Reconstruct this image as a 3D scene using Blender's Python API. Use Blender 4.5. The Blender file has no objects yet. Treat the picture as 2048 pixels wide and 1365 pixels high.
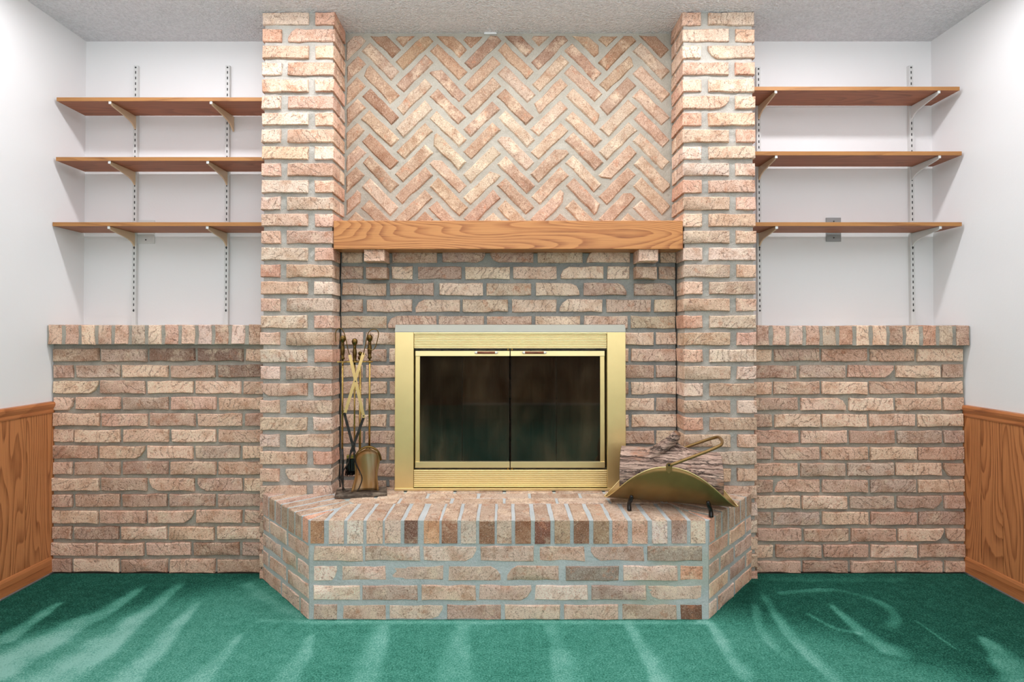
import bpy, bmesh, math, random
from mathutils import Vector, Matrix, noise as mn
C = bpy.context.scene.collection
scn = bpy.context.scene
PI = math.pi
rnd = random.Random(7)

# ------------------------------------------------------------------ camera
F, PITCH, UX, UY, ZC = 1150.0, math.radians(0.77), 1014.0, 651.5, 0.9935
cam = bpy.data.cameras.new('camera'); camo = bpy.data.objects.new('camera', cam); C.objects.link(camo)
cam.sensor_width = 36; cam.lens = F * 36 / 2048
cam.shift_x = (1024 - UX) / 2048; cam.shift_y = (UY - 682.5) / 2048
cam.clip_start = 0.02
camo.location = (0, 0, ZC); camo.rotation_euler = (PI / 2 + PITCH, 0, 0)
scn.camera = camo
# ------------------------------------------------------------------ light, world, exposure
w = bpy.data.worlds.new('world'); scn.world = w; w.use_nodes = True
w.node_tree.nodes['Background'].inputs[0].default_value = (0.9, 0.95, 1, 1)
w.node_tree.nodes['Background'].inputs[1].default_value = 0.3
def area(name, loc, rot, sx, sy, power, col=(1, 1, 1), spread=180):
    l = bpy.data.lights.new(name, 'AREA'); l.shape = 'RECTANGLE'; l.size = sx; l.size_y = sy
    l.energy = power; l.color = col; l.spread = math.radians(spread)
    o = bpy.data.objects.new(name, l); C.objects.link(o); o.location = loc; o.rotation_euler = rot
    return o
area('ceiling_strip_light', (0.0, 2.015, ZC + 1.295), (0, 0, 0), 3.4, 0.07, 18.5, (0.96, 0.965, 1.0))
for sx_ in (-0.40, 0.40): area('downlight', (sx_, 1.88, ZC + 1.28), (0, 0, 0), 0.10, 0.10, 1.2, (0.98, 0.97, 1.0))
area('bounce_light', (0.0, 0.70, ZC + 0.98), (PI, 0, 0), 3.2, 1.6, 43, (0.91, 0.95, 1.0))  # added up-facing fill that brightens the ceiling, not a lamp of the room
area('rear_fill_light', (0.0, -1.6, ZC + 0.45), (PI / 2, 0, 0), 3.4, 1.3, 31, (0.96, 0.975, 1.0))  # added fill from behind the camera; no window stands there
scn.view_settings.view_transform = 'Standard'; scn.view_settings.look = 'None'
scn.view_settings.gamma = 1; scn.view_settings.use_curve_mapping = False
scn.view_settings.exposure = 0.46

# ------------------------------------------------------------------ helpers
def PX(px, py, Y):
    u = (px - UX) / F; v = (UY - py) / F
    t = Y / (math.cos(PITCH) - math.sin(PITCH) * v)
    return u * t, ZC + (math.sin(PITCH) + math.cos(PITCH) * v) * t
def PZ(px, py, Z):
    u = (px - UX) / F; v = (UY - py) / F
    t = (Z - ZC) / (math.sin(PITCH) + math.cos(PITCH) * v)
    return u * t, (math.cos(PITCH) - math.sin(PITCH) * v) * t
def xat(px, Y, py=600): return PX(px, py, Y)[0]
def zat(py, Y): return PX(UX, py, Y)[1]
def lin(c):
    return tuple((x / 255 / 12.92 if x <= 10.31 else ((x / 255 + 0.055) / 1.055) ** 2.4) for x in c[:3]) + (1,)
def props(o, label=None, cat=None, group=None, kind=None):
    if label: o['label'] = label
    if cat: o['category'] = cat
    if group: o['group'] = group
    if kind: o['kind'] = kind
    return o
def empty(name, loc=(0, 0, 0), rz=0, label=None, cat=None, group=None):
    o = bpy.data.objects.new(name, None); C.objects.link(o); o.location = loc; o.rotation_euler = (0, 0, rz)
    o.empty_display_size = 0.05
    return props(o, label, cat, group)
def obj(name, me, mat=None, parent=None, loc=(0, 0, 0), rot=(0, 0, 0), smooth=False):
    if isinstance(me, bmesh.types.BMesh):
        m = bpy.data.meshes.new(name)
        bmesh.ops.recalc_face_normals(me, faces=me.faces[:])
        me.to_mesh(m); me.free(); me = m
    if mat and not me.materials: me.materials.append(mat)
    if smooth:
        for p in me.polygons: p.use_smooth = True
    o = bpy.data.objects.new(name, me); C.objects.link(o); o.location = loc; o.rotation_euler = rot
    if parent: o.parent = parent
    return o
def bx(bm, x0, x1, y0, y1, z0, z1, bev=0):
    r = bmesh.ops.create_cube(bm, size=1)
    for v in r['verts']:
        v.co = Vector(((x0 + x1) / 2 + v.co.x * (x1 - x0), (y0 + y1) / 2 + v.co.y * (y1 - y0), (z0 + z1) / 2 + v.co.z * (z1 - z0)))
    if bev:
        es = list({e for v in r['verts'] for e in v.link_edges})
        bmesh.ops.bevel(bm, geom=es, offset=bev, segments=2, affect='EDGES', profile=0.5)
def box(name, x0, x1, y0, y1, z0, z1, mat, parent=None, bev=0):
    bm = bmesh.new(); bx(bm, x0, x1, y0, y1, z0, z1, bev); return obj(name, bm, mat, parent)
def extrude_poly(bm, pts, f):
    """pts 2D; f(p, k) -> 3D for k = 0, 1"""
    a = [bm.verts.new(f(p, 0)) for p in pts]; b = [bm.verts.new(f(p, 1)) for p in pts]
    n = len(pts)
    bm.faces.new(a); bm.faces.new(b[::-1])
    for i in range(n): bm.faces.new((a[i], b[i], b[(i + 1) % n], a[(i + 1) % n]))
def tube(bm, pts, rad, seg=10, caps=True, flat=1.0):
    pts = [Vector(p) for p in pts]; n = len(pts)
    rad = rad if isinstance(rad, (list, tuple)) else [rad] * n
    rings = []; up = None
    for i, p in enumerate(pts):
        d = (pts[min(i + 1, n - 1)] - pts[max(i - 1, 0)]).normalized()
        if up is None:
            up = Vector((0, 0, 1)) if abs(d.z) < 0.9 else Vector((0, 1, 0))
        s = d.cross(up).normalized(); up = s.cross(d).normalized()
        rings.append([bm.verts.new(p + (s * math.cos(a) + up * math.sin(a) * flat) * rad[i]) for a in [2 * PI * k / seg for k in range(seg)]])
    for i in range(n - 1):
        for k in range(seg):
            bm.faces.new((rings[i][k], rings[i][(k + 1) % seg], rings[i + 1][(k + 1) % seg], rings[i + 1][k]))
    if caps: bm.faces.new(rings[0][::-1]); bm.faces.new(rings[-1])
def spline(pts, n=8):
    P = [Vector(p) for p in pts]; out = []
    for i in range(len(P) - 1):
        p0 = P[max(i - 1, 0)]; p1 = P[i]; p2 = P[i + 1]; p3 = P[min(i + 2, len(P) - 1)]
        for k in range(n):
            t = k / n
            out.append(0.5 * ((2 * p1) + (p2 - p0) * t + (2 * p0 - 5 * p1 + 4 * p2 - p3) * t * t + (3 * p1 - p0 - 3 * p2 + p3) * t ** 3))
    out.append(P[-1]); return out
def lathe(bm, prof, seg=16, at=(0, 0, 0)):
    at = Vector(at)
    rings = [[bm.verts.new(at + Vector((r * math.cos(a), r * math.sin(a), z))) for a in [2 * PI * k / seg for k in range(seg)]] for r, z in prof]
    for i in range(len(rings) - 1):
        for k in range(seg):
            bm.faces.new((rings[i][k], rings[i][(k + 1) % seg], rings[i + 1][(k + 1) % seg], rings[i + 1][k]))
    bm.faces.new(rings[0][::-1]); bm.faces.new(rings[-1])

# ------------------------------------------------------------------ materials
class NT:
    def __init__(s, name):
        s.m = bpy.data.materials.new(name); s.m.use_nodes = True; s.t = s.m.node_tree
        s.b = s.t.nodes['Principled BSDF']
    def n(s, typ, ins=None, **kw):
        nd = s.t.nodes.new(typ)
        for k, v in kw.items(): setattr(nd, k, v)
        for k, v in (ins or {}).items():
            if isinstance(v, bpy.types.NodeSocket): s.t.links.new(v, nd.inputs[k])
            else: nd.inputs[k].default_value = v
        return nd
    def noise(s, vec, scale, det=3, rough=0.55, dist=0):
        return s.n('ShaderNodeTexNoise', {'Vector': vec, 'Scale': scale, 'Detail': det, 'Roughness': rough, 'Distortion': dist}).outputs['Fac']
    def ramp(s, fac, stops):
        r = s.n('ShaderNodeValToRGB', {'Fac': fac}); e = r.color_ramp.elements
        while len(e) < len(stops): e.new(0.5)
        for i, (p, c) in enumerate(stops):
            e[i].position = p; e[i].color = c if len(c) == 4 else tuple(c) + (1,)
        return r.outputs['Color']
    def rampf(s, fac, a, b, va=0, vb=1):
        return s.n('ShaderNodeMapRange', {0: fac, 1: a, 2: b, 3: va, 4: vb}).outputs[0]
    def mix(s, fac, a, b, mode='MIX'):
        nd = s.n('ShaderNodeMix', data_type='RGBA', blend_type=mode)
        for i, v in ((0, fac), (6, a), (7, b)):
            if isinstance(v, bpy.types.NodeSocket): s.t.links.new(v, nd.inputs[i])
            else: nd.inputs[i].default_value = v
        return nd.outputs[2]
    def math(s, op, a, b=0.0, c=0.0):
        return s.n('ShaderNodeMath', {0: a, 1: b, 2: c}, operation=op).outputs[0]
    def coord(s, kind='Object', scale=(1, 1, 1), rot=(0, 0, 0), offset=True):
        tc = s.n('ShaderNodeTexCoord').outputs[kind]
        if offset:
            oi = s.n('ShaderNodeObjectInfo').outputs['Random']
            k = s.n('ShaderNodeVectorMath', {0: (37.1, 61.7, 23.9), 'Scale': oi}, operation='SCALE').outputs[0]
            tc = s.n('ShaderNodeVectorMath', {0: tc, 1: k}, operation='ADD').outputs[0]
        return s.n('ShaderNodeMapping', {'Vector': tc, 'Scale': scale, 'Rotation': rot}).outputs[0]
    def bump(s, h, strength, dist, prev=None):
        i = {'Height': h, 'Strength': strength, 'Distance': dist}
        if prev is not None: i['Normal'] = prev
        return s.n('ShaderNodeBump', i).outputs[0]
    def fin(s, col=None, rough=None, normal=None, metal=None, **kw):
        for k, v in (('Base Color', col), ('Roughness', rough), ('Normal', normal), ('Metallic', metal)):
            if v is None: continue
            if isinstance(v, bpy.types.NodeSocket): s.t.links.new(v, s.b.inputs[k])
            else: s.b.inputs[k].default_value = v
        for k, v in kw.items(): s.b.inputs[k.replace('_', ' ')].default_value = v
        return s.m

def brick_material(name, grooves=1.0, bumpk=1.0, src=None):
    t = NT(name)
    v = t.coord('Object')
    tint = t.n('ShaderNodeObjectInfo').outputs['Color']
    rdm = t.n('ShaderNodeObjectInfo').outputs['Random']
    if src: tint = t.n('ShaderNodeAttribute', attribute_name='tint').outputs['Color']
    n1 = t.noise(v, 16, 5, 0.68)
    c = t.mix(t.rampf(n1, 0.34, 0.53, 0.80, 0), tint, (0.70, 0.55, 0.45, 1), 'MULTIPLY')
    n0 = t.noise(v, 11, 5, 0.7)
    c = t.mix(t.rampf(n0, 0.52, 0.66, 0, 0.5), c, lin((236, 212, 182)))
    # reddish stains
    c = t.mix(t.rampf(t.noise(v, 24, 5, 0.7), 0.575, 0.65, 0, 0.50), c, lin((184, 122, 88)))
    # short creases scored in the clay
    rot = t.n('ShaderNodeCombineXYZ', {'Y': t.rampf(rdm, 0, 1, -1.2, 1.2)}).outputs[0]
    vv = t.n('ShaderNodeVectorRotate', {'Vector': v, 'Rotation': rot}, rotation_type='EULER_XYZ').outputs[0]
    wv = t.n('ShaderNodeTexWave', {'Vector': vv, 'Scale': 13.0, 'Distortion': 6.5, 'Detail': 3.0, 'Detail Scale': 2.2, 'Detail Roughness': 0.7}).outputs['Fac']
    gm = t.rampf(t.noise(v, 17, 3, 0.6), 0.47, 0.56)
    g = t.math('MULTIPLY', t.rampf(wv, 0.0, 0.13, 1, 0), gm)
    g = t.math('MULTIPLY', g, grooves)
    c = t.mix(t.math('MULTIPLY', g, 0.55), c, (0.26, 0.15, 0.11, 1), 'MIX')
    # pits and sandy speckle
    pit = t.rampf(t.noise(v, 150, 4, 0.75), 0.575, 0.66)
    c = t.mix(t.math('MULTIPLY', pit, 0.72), c, lin((122, 74, 56)))
    spk = t.noise(v, 260, 3, 0.8)
    c = t.mix(t.rampf(spk, 0.34, 0.50, 0.62, 0), c, (0.45, 0.36, 0.31, 1), 'MULTIPLY')
    c = t.mix(t.rampf(spk, 0.56, 0.72, 0, 0.45), c, lin((246, 230, 212)))
    c = t.n('ShaderNodeHueSaturation', {'Color': c, 'Value': 1.30, 'Saturation': 0.96}).outputs[0]
    fine = t.noise(v, 420, 3, 0.7)
    h = t.math('ADD', t.math('MULTIPLY', t.noise(v, 70, 6, 0.78), 1.0), t.math('MULTIPLY', g, -0.45))
    h = t.math('ADD', h, t.math('MULTIPLY', pit, -0.30))
    nm = t.bump(h, 0.8 * bumpk, 0.0075)
    nm = t.bump(fine, 0.5 * bumpk, 0.002, nm)
    return t.fin(c, 0.93, nm, **{'Specular_IOR_Level': 0.2})
M = {}
M['brick'] = brick_material('brick_clay')
M['brick_soft'] = brick_material('brick_clay_soft', 0.55, 0.8)
M['brick_plan'] = brick_material('brick_clay_burnt_ends', 0.8, 0.9, 'tint')
def mortar_material(name, a, b, green=0.0):
    t = NT(name); v = t.coord('Object', offset=False)
    c = t.mix(t.rampf(t.noise(v, 9, 4), 0.35, 0.65), lin(a), lin(b))
    c = t.mix(t.rampf(t.noise(v, 260, 3, 0.7), 0.35, 0.75, 0.35, 0), c, (0.4, 0.4, 0.4, 1), 'MULTIPLY')
    if green: c = t.mix(t.rampf(t.noise(v, 3.2, 3), 0.52, 0.66, 0, green), c, lin((168, 172, 120)))
    nm = t.bump(t.noise(v, 90, 5, 0.7), 0.8, 0.006)
    nm = t.bump(t.noise(v, 500, 2), 0.5, 0.0015, nm)
    return t.fin(c, 0.95, nm, **{'Specular_IOR_Level': 0.15})
M['mortar_buff'] = mortar_material('mortar_buff', (196, 188, 174), (182, 174, 160))
M['mortar_pillar'] = mortar_material('mortar_pillar', (204, 198, 188), (182, 177, 168))
M['mortar_grey'] = mortar_material('mortar_grey', (196, 187, 172), (172, 165, 153))
M['mortar_fire'] = mortar_material('mortar_firebox', (168, 166, 158), (146, 146, 142))
M['mortar_blue'] = mortar_material('mortar_pale', (216, 218, 216), (200, 205, 204), 0.30)

def wood_material(name, a, b, d, axis='X', scale=1.0, rings=9.0, rough=0.42, contrast=1.0, fibre=1.0):
    """oak: long contour grain plus short dark pores along the given axis"""
    t = NT(name)
    S = {'X': (0.9, 7, 7), 'Z': (7, 7, 0.9), 'Y': (7, 0.9, 7)}[axis]
    Fi = {'X': (6, 300, 300), 'Z': (300, 300, 6), 'Y': (300, 6, 300)}[axis]
    v = t.coord('Object', scale=tuple(x * scale for x in S))
    base = t.noise(v, 1.0, 1.5, 0.45, 0.15)
    wob = t.noise(t.coord('Object', scale=tuple(x * 5 for x in S)), 1.0, 3, 0.6)
    r = t.math('ADD', t.math('MULTIPLY', base, rings), t.math('MULTIPLY', wob, 0.55))
    fr = t.math('FRACT', r)
    g = t.ramp(fr, [(0.0, (0, 0, 0)), (0.45, (0.10, 0.10, 0.10)), (0.80, (0.75, 0.75, 0.75)), (0.92, (1, 1, 1)), (1.0, (0, 0, 0))])
    c = t.mix(t.math('MULTIPLY', g, 0.9 * contrast), lin(a), lin(b))
    fv = t.coord('Object', scale=Fi)
    pores = t.noise(fv, 1.0, 3, 0.65)
    pm = t.math('MULTIPLY', t.rampf(pores, 0.48, 0.64), t.math('ADD', t.math('MULTIPLY', g, 0.7), 0.2))
    c = t.mix(t.math('MULTIPLY', pm, 0.8 * fibre), c, lin(d))
    nm = t.bump(pores, 0.12, 0.0006)
    return t.fin(c, rough, nm, **{'Specular_IOR_Level': 0.4})
M['mantel_oak'] = wood_material('mantel_oak', (196, 134, 78), (162, 98, 52), (112, 62, 32), 'X', 0.75, 52, 0.38)
M['panel_oak'] = wood_material('panel_oak', (196, 128, 78), (150, 88, 48), (90, 48, 26), 'Z', 0.9, 30, 0.45, 0.9)
M['trim_oak'] = wood_material('trim_oak', (190, 120, 72), (164, 96, 54), (110, 58, 32), 'Y', 0.8, 12, 0.38, 0.8)
M['shelf_board'] = wood_material('shelf_laminate', (172, 110, 80), (148, 90, 62), (92, 50, 34), 'X', 0.8, 24, 0.5, 0.7)  # same wood as the edge, the underside's shade put into the colour
M['shelf_edge_lit'] = wood_material('shelf_edge_lit', (176, 122, 68), (152, 98, 52), (108, 64, 34), 'X', 1.2, 10, 0.4, 0.6)  # same shelf wood, the lit front's golden tone put into the colour

def paint(name, c, rough=0.6, bs=0.05, sc=160):
    t = NT(name); v = t.coord('Object', offset=False)
    return t.fin(lin(c), rough, t.bump(t.noise(v, sc, 3), bs, 0.002))
M['wall'] = paint('white_wall_paint', (232, 231, 231), 0.65, 0.12, 120)
M['rail'] = paint('white_enamel', (214, 214, 212), 0.35)
M['tan_lit'] = paint('tan_lit_enamel', (212, 186, 152), 0.35)  # white bracket paint with the tan light off the wood put into it
M['plate_tan'] = paint('plate_tan', (176, 150, 118), 0.45)
M['plate_grey'] = paint('plate_grey', (150, 152, 152), 0.45)
M['dark'] = paint('dark_slot', (52, 52, 52), 0.8)
M['subfloor'] = paint('subfloor_dusty', (128, 118, 106), 0.95, 0.5)
M['door'] = paint('brown_door_paint', (128, 82, 46), 0.5)
# popcorn ceiling
t = NT('popcorn_ceiling'); v = t.coord('Object', offset=False)
a1 = t.noise(v, 95, 4, 0.65); a2 = t.n('ShaderNodeTexVoronoi', {'Vector': v, 'Scale': 120.0, 'Randomness': 1.0}).outputs['Distance']
h = t.math('SUBTRACT', a1, t.math('MULTIPLY', a2, 0.6))
c = t.mix(t.rampf(a1, 0.35, 0.6), lin((222, 221, 224)), lin((242, 241, 244)))
M['ceiling'] = t.fin(c, 0.32, t.bump(h, 1.0, 0.010), **{'Specular_IOR_Level': 0.8})
# carpet: colour follows the lie of the pile (vertex attribute "nap")
t = NT('green_carpet'); v = t.coord('Object', offset=False)
nap = t.n('ShaderNodeAttribute', attribute_name='nap').outputs['Fac']
tuft = t.noise(v, 190, 4, 0.8); cloud = t.noise(v, 34, 5, 0.7)
k = t.math('ADD', nap, t.math('MULTIPLY', t.math('SUBTRACT', tuft, 0.5), 1.7))
k = t.math('ADD', k, t.math('MULTIPLY', t.math('SUBTRACT', cloud, 0.5), 0.45))
c = t.ramp(k, [(0.0, lin((12, 62, 50))), (0.25, lin((32, 92, 76))), (0.5, lin((68, 146, 124))), (0.75, lin((108, 182, 162))), (1.0, lin((156, 216, 200)))])
M['carpet'] = t.fin(c, 0.95, t.bump(tuft, 0.9, 0.008), **{'Specular_IOR_Level': 0.1})
# metals
def brass(name, c, rough, aniso=True, stretch=(1, 1, 60), blot=0.25, dark=(70, 52, 24)):
    t = NT(name); v = t.coord('Object', scale=stretch, offset=False); v2 = t.coord('Object', offset=False)
    cc = t.mix(t.rampf(t.noise(v2, 7, 4), 0.45, 0.75, 0, blot), lin(c), lin(dark))
    rr = t.rampf(t.noise(v, 20, 4), 0.3, 0.7, rough * 0.8, rough * 1.25)
    return t.fin(cc, rr, t.bump(t.noise(v, 30, 3), 0.03, 0.0006), 1.0)
M['brass'] = brass('brushed_brass', (238, 214, 154), 0.40, stretch=(60, 60, 2), blot=0.08)
M['brass_h'] = brass('brushed_brass_rail', (240, 220, 166), 0.36, stretch=(2, 60, 60), blot=0.06)
M['brass_glare'] = brass('brass_ceiling_glare', (150, 148, 136), 0.42, stretch=(2, 60, 60), blot=0.04)  # rail brass with the ceiling's silvery reflection put into its colour
M['antique'] = brass('antique_brass', (138, 108, 62), 0.40, stretch=(3, 40, 40), blot=0.45)
M['antique'].node_tree.nodes['Principled BSDF'].inputs['Metallic'].default_value = 0.6
M['tong_brass'] = brass('tong_brass', (216, 184, 124), 0.38, stretch=(8, 8, 8), blot=0.15)
M['antique_dark'] = brass('dark_antique_brass', (112, 88, 48), 0.32, stretch=(8, 8, 8), blot=0.6, dark=(34, 26, 16))
M['rod'] = brass('tool_rod_brass', (176, 146, 82), 0.3, stretch=(8, 8, 8), blot=0.4)
t = NT('black_iron'); v = t.coord('Object')
M['iron'] = t.fin(t.mix(t.rampf(t.noise(v, 60, 4), 0.4, 0.7), lin((34, 32, 31)), lin((72, 66, 60))), 0.5, t.bump(t.noise(v, 150, 3), 0.3, 0.002), 0.6)
M['bar'] = t.m.copy(); M['black'] = paint('glossy_black', (14, 14, 14), 0.25)
t = NT('weathered_base'); v = t.coord('Object')
M['base'] = t.fin(t.mix(t.rampf(t.noise(v, 40, 4), 0.4, 0.65), lin((72, 60, 50)), lin((140, 126, 110))), 0.6, t.bump(t.noise(v, 80, 3), 0.3, 0.002), 0.3)
M['handle_wood'] = wood_material('handle_wood', (150, 92, 62), (120, 68, 44), (80, 40, 24), 'X', 6, 3, 0.35)
M['ivory'] = paint('ivory_cap', (226, 220, 208), 0.25)
t = NT('sooty_brick'); v = t.coord('Object')
M['soot'] = t.fin(t.mix(t.rampf(t.noise(v, 12, 4), 0.35, 0.7), lin((80, 66, 54)), lin((180, 150, 120))), 0.9, t.bump(t.noise(v, 60, 4), 0.5, 0.004))
M['soot_joint'] = paint('sooty_joint', (30, 27, 25), 0.95)
# smoked glass
t = NT('smoked_glass')
tr = t.n('ShaderNodeBsdfTransparent', {'Color': (0.50, 0.47, 0.43, 1)})
gl = t.n('ShaderNodeBsdfGlossy', {'Color': (0.95, 0.95, 0.95, 1), 'Roughness': 0.035})
fres = t.n('ShaderNodeFresnel', {'IOR': 1.55}).outputs[0]
mx = t.n('ShaderNodeMixShader'); t.t.links.new(fres, mx.inputs[0]); t.t.links.new(tr.outputs[0], mx.inputs[1]); t.t.links.new(gl.outputs[0], mx.inputs[2])
v = t.coord('Object', scale=(5, 5, 2.2), offset=False)
df = t.n('ShaderNodeBsdfDiffuse', {'Color': t.mix(t.rampf(t.noise(v, 1.4, 4, 0.6), 0.4, 0.65), lin((96, 84, 68)), lin((150, 128, 96)))})
m2 = t.n('ShaderNodeMixShader', {0: t.rampf(t.noise(v, 2.0, 4, 0.65, 0.8), 0.35, 0.7, 0.03, 0.16)})
t.t.links.new(mx.outputs[0], m2.inputs[1]); t.t.links.new(df.outputs[0], m2.inputs[2])
t.t.links.new(m2.outputs[0], t.t.nodes['Material Output'].inputs['Surface']); M['glass'] = t.m
# wire mesh spark curtain
t = NT('spark_curtain'); v = t.coord('Object', rot=(0, PI / 4, 0), offset=False)
ck = t.n('ShaderNodeTexChecker', {'Vector': v, 'Scale': 260.0}).outputs['Fac']
tr = t.n('ShaderNodeBsdfTransparent'); mx = t.n('ShaderNodeMixShader')
t.fin(lin((120, 112, 102)), 0.5, metal=0.4)
t.t.links.new(t.math('ADD', t.math('MULTIPLY', ck, 0.35), 0.40), mx.inputs[0]); t.t.links.new(tr.outputs[0], mx.inputs[1]); t.t.links.new(t.b.outputs[0], mx.inputs[2])
t.t.links.new(mx.outputs[0], t.t.nodes['Material Output'].inputs['Surface']); M['curtain'] = t.m
# bark
t = NT('log_bark'); v = t.coord('Object', scale=(1.6, 10, 10), offset=False); v2 = t.coord('Object', offset=False)
b1 = t.noise(v, 4.0, 6, 0.72, 0.8)
W_ = lambda sc, ds: t.n('ShaderNodeTexWave', {'Vector': t.coord('Object', scale=(0.30, 1, 1), offset=False), 'Scale': sc, 'Distortion': ds, 'Detail': 5.0, 'Detail Scale': 2.6, 'Detail Roughness': 0.7}, bands_direction='Z').outputs['Fac']
cr = t.math('MAXIMUM', t.rampf(W_(8.0, 9.0), 0.0, 0.10, 1, 0), t.math('MULTIPLY', t.rampf(W_(23.0, 7.0), 0.0, 0.16, 1, 0), 0.55))
c = t.mix(t.rampf(b1, 0.38, 0.62), lin((126, 98, 84)), lin((214, 182, 162)))
c = t.mix(t.rampf(t.noise(v2, 8, 5, 0.7), 0.52, 0.64, 0, 0.55), c, lin((190, 130, 92)))
c = t.mix(t.math('MULTIPLY', cr, 0.8), c, lin((52, 36, 28)))
h = t.math('SUBTRACT', b1, t.math('MULTIPLY', cr, 0.9))
M['bark'] = t.fin(c, 0.85, t.bump(h, 1.0, 0.012))
t = NT('log_end'); v = t.coord('Object', offset=False)
M['log_end'] = t.fin(t.mix(t.rampf(t.noise(v, 30, 4), 0.4, 0.65), lin((92, 62, 44)), lin((132, 96, 70))), 0.9, t.bump(t.noise(v, 90, 4), 0.5, 0.004))
t = NT('shovel_metal'); v = t.coord('Object', scale=(14, 14, 3), offset=False)
nz = t.noise(v, 1.0, 3, 0.5, 0.6)
M['shovel'] = t.fin(t.ramp(nz, [(0.3, lin((92, 66, 38))), (0.45, lin((172, 138, 92))), (0.55, lin((200, 180, 150))), (0.68, lin((120, 92, 58)))]), 0.34, None, 0.85)

# ------------------------------------------------------------------ brick meshes
def clip(poly, a, b, c):
    """keep a*x + b*y <= c"""
    out = []
    for i in range(len(poly)):
        p, q = poly[i], poly[(i + 1) % len(poly)]
        dp, dq = a * p[0] + b * p[1] - c, a * q[0] + b * q[1] - c
        if dp <= 0: out.append(p)
        if (dp < 0 < dq) or (dq < 0 < dp):
            k = dp / (dp - dq); out.append((p[0] + (q[0] - p[0]) * k, p[1] + (q[1] - p[1]) * k))
    return out
def area2(p): return 0.5 * sum(p[i][0] * p[(i + 1) % len(p)][1] - p[(i + 1) % len(p)][0] * p[i][1] for i in range(len(p)))
def brick_from_outline(poly, d, r, jit=0.0019, inset=0.0026, step=0.044, bulge=0.0016):
    """poly: convex outline in local x, z. Front face at y = 0, back at y = d."""
    if area2(poly) < 0: poly = poly[::-1]
    pts = []
    n = len(poly)
    for i in range(n):
        p, q = Vector(poly[i]), Vector(poly[(i + 1) % n])
        L = (q - p).length
        if L < 0.002: continue
        k = max(1, round(L / step)); nrm = Vector(((q - p).y, -(q - p).x)).normalized()
        for j in range(k):
            s = p.lerp(q, j / k)
            if j: s = s + nrm * r.uniform(-jit * 1.5, jit * 1.1)
            else: s = s + Vector((r.uniform(-jit, jit), r.uniform(-jit, jit)))
            pts.append(s)
    cx = sum((p for p in pts), Vector((0, 0))) / len(pts)
    m = len(pts); bm = bmesh.new()
    back = [bm.verts.new((p.x, d, p.y)) for p in pts]
    mid = [bm.verts.new((p.x, inset * r.uniform(0.8, 1.8), p.y)) for p in pts]
    fr = []
    for i, p in enumerate(pts):
        a = (pts[i] - pts[i - 1]).normalized(); b = (pts[(i + 1) % m] - pts[i]).normalized()
        t = (a + b).normalized(); inn = Vector((-t.y, t.x))
        k = 1.0 / max(0.55, abs(inn.dot(Vector((-a.y, a.x)))))
        q = p + inn * inset * k * r.uniform(0.75, 1.35)
        fr.append(bm.verts.new((q.x, r.uniform(-bulge, bulge), q.y)))
    for i in range(m):
        j = (i + 1) % m
        bm.faces.new((back[i], back[j], mid[j], mid[i])); bm.faces.new((mid[i], mid[j], fr[j], fr[i]))
    c = bm.verts.new((cx.x, -bulge * r.uniform(0, 1.2), cx.y))
    for i in range(m): bm.faces.new((fr[i], fr[(i + 1) % m], c))
    bmesh.ops.recalc_face_normals(bm, faces=bm.faces[:])
    me = bpy.data.meshes.new('brick'); bm.to_mesh(me); bm.free()
    for p in me.polygons: p.use_smooth = True
    me.set_sharp_from_angle(angle=math.radians(32))
    return me
_cache = {}
def rect_brick(w, h, d, chip, r, **kw):
    kw0 = tuple(sorted(kw.items()))
    key = (round(w / 0.004), round(h / 0.003), round(d / 0.01), chip, r.randrange(5), kw0)
    if key in _cache: return _cache[key]
    x0, x1, z0, z1 = -w / 2, w / 2, -h / 2, h / 2
    poly = [(x0, z0), (x1, z0), (x1, z1), (x0, z1)]
    for ch in chip.split():
        cw, chh = min(w * 0.24, 0.036), h * 0.66
        if ch == 'bl': a = [(x0, z0 + chh), (x0 + cw, z0)]
        if ch == 'br': a = [(x1 - cw, z0), (x1, z0 + chh)]
        if ch == 'tr': a = [(x1, z1 - chh), (x1 - cw, z1)]
        if ch == 'tl': a = [(x0 + cw, z1), (x0, z1 - chh)]
        i = {'bl': (x0, z0), 'br': (x1, z0), 'tr': (x1, z1), 'tl': (x0, z1)}[ch]
        k = poly.index(i)
        e = Vector(a[0]).lerp(Vector(a[1]), 0.5) + (Vector(i) - Vector(a[0]).lerp(Vector(a[1]), 0.5)) * 0.28
        poly[k:k + 1] = [a[0], (e.x, e.y), a[1]]
    me = brick_from_outline(poly, d, r, **kw); _cache[key] = me
    return me
PAL_PILLAR = [(222, 190, 164), (216, 180, 154), (226, 198, 174), (208, 172, 148), (230, 204, 182), (222, 184, 154), (204, 176, 154)]
PAL_HEAD = [(228, 190, 164), (224, 180, 156), (232, 202, 182), (218, 168, 142)]
PAL_HALF = [(184, 154, 132), (172, 144, 124), (194, 166, 142), (160, 134, 116), (200, 174, 150), (178, 146, 126), (166, 144, 128)]
PAL_FIRE = [(184, 158, 138), (172, 146, 128), (196, 172, 150), (160, 134, 118), (178, 156, 134)]
PAL_HERR = [(222, 188, 158), (216, 180, 150), (228, 200, 172), (208, 172, 144), (224, 192, 164)]
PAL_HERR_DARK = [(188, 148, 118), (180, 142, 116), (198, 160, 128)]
PAL_HEARTH = [(204, 182, 164), (192, 168, 150), (212, 194, 178), (180, 158, 142), (198, 172, 152)]
def gain(pal, k, g=1.0): return [tuple(x * min(k, 238 / max(c)) * m for x, m in zip(c, (1, g, g))) for c in pal]
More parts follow.
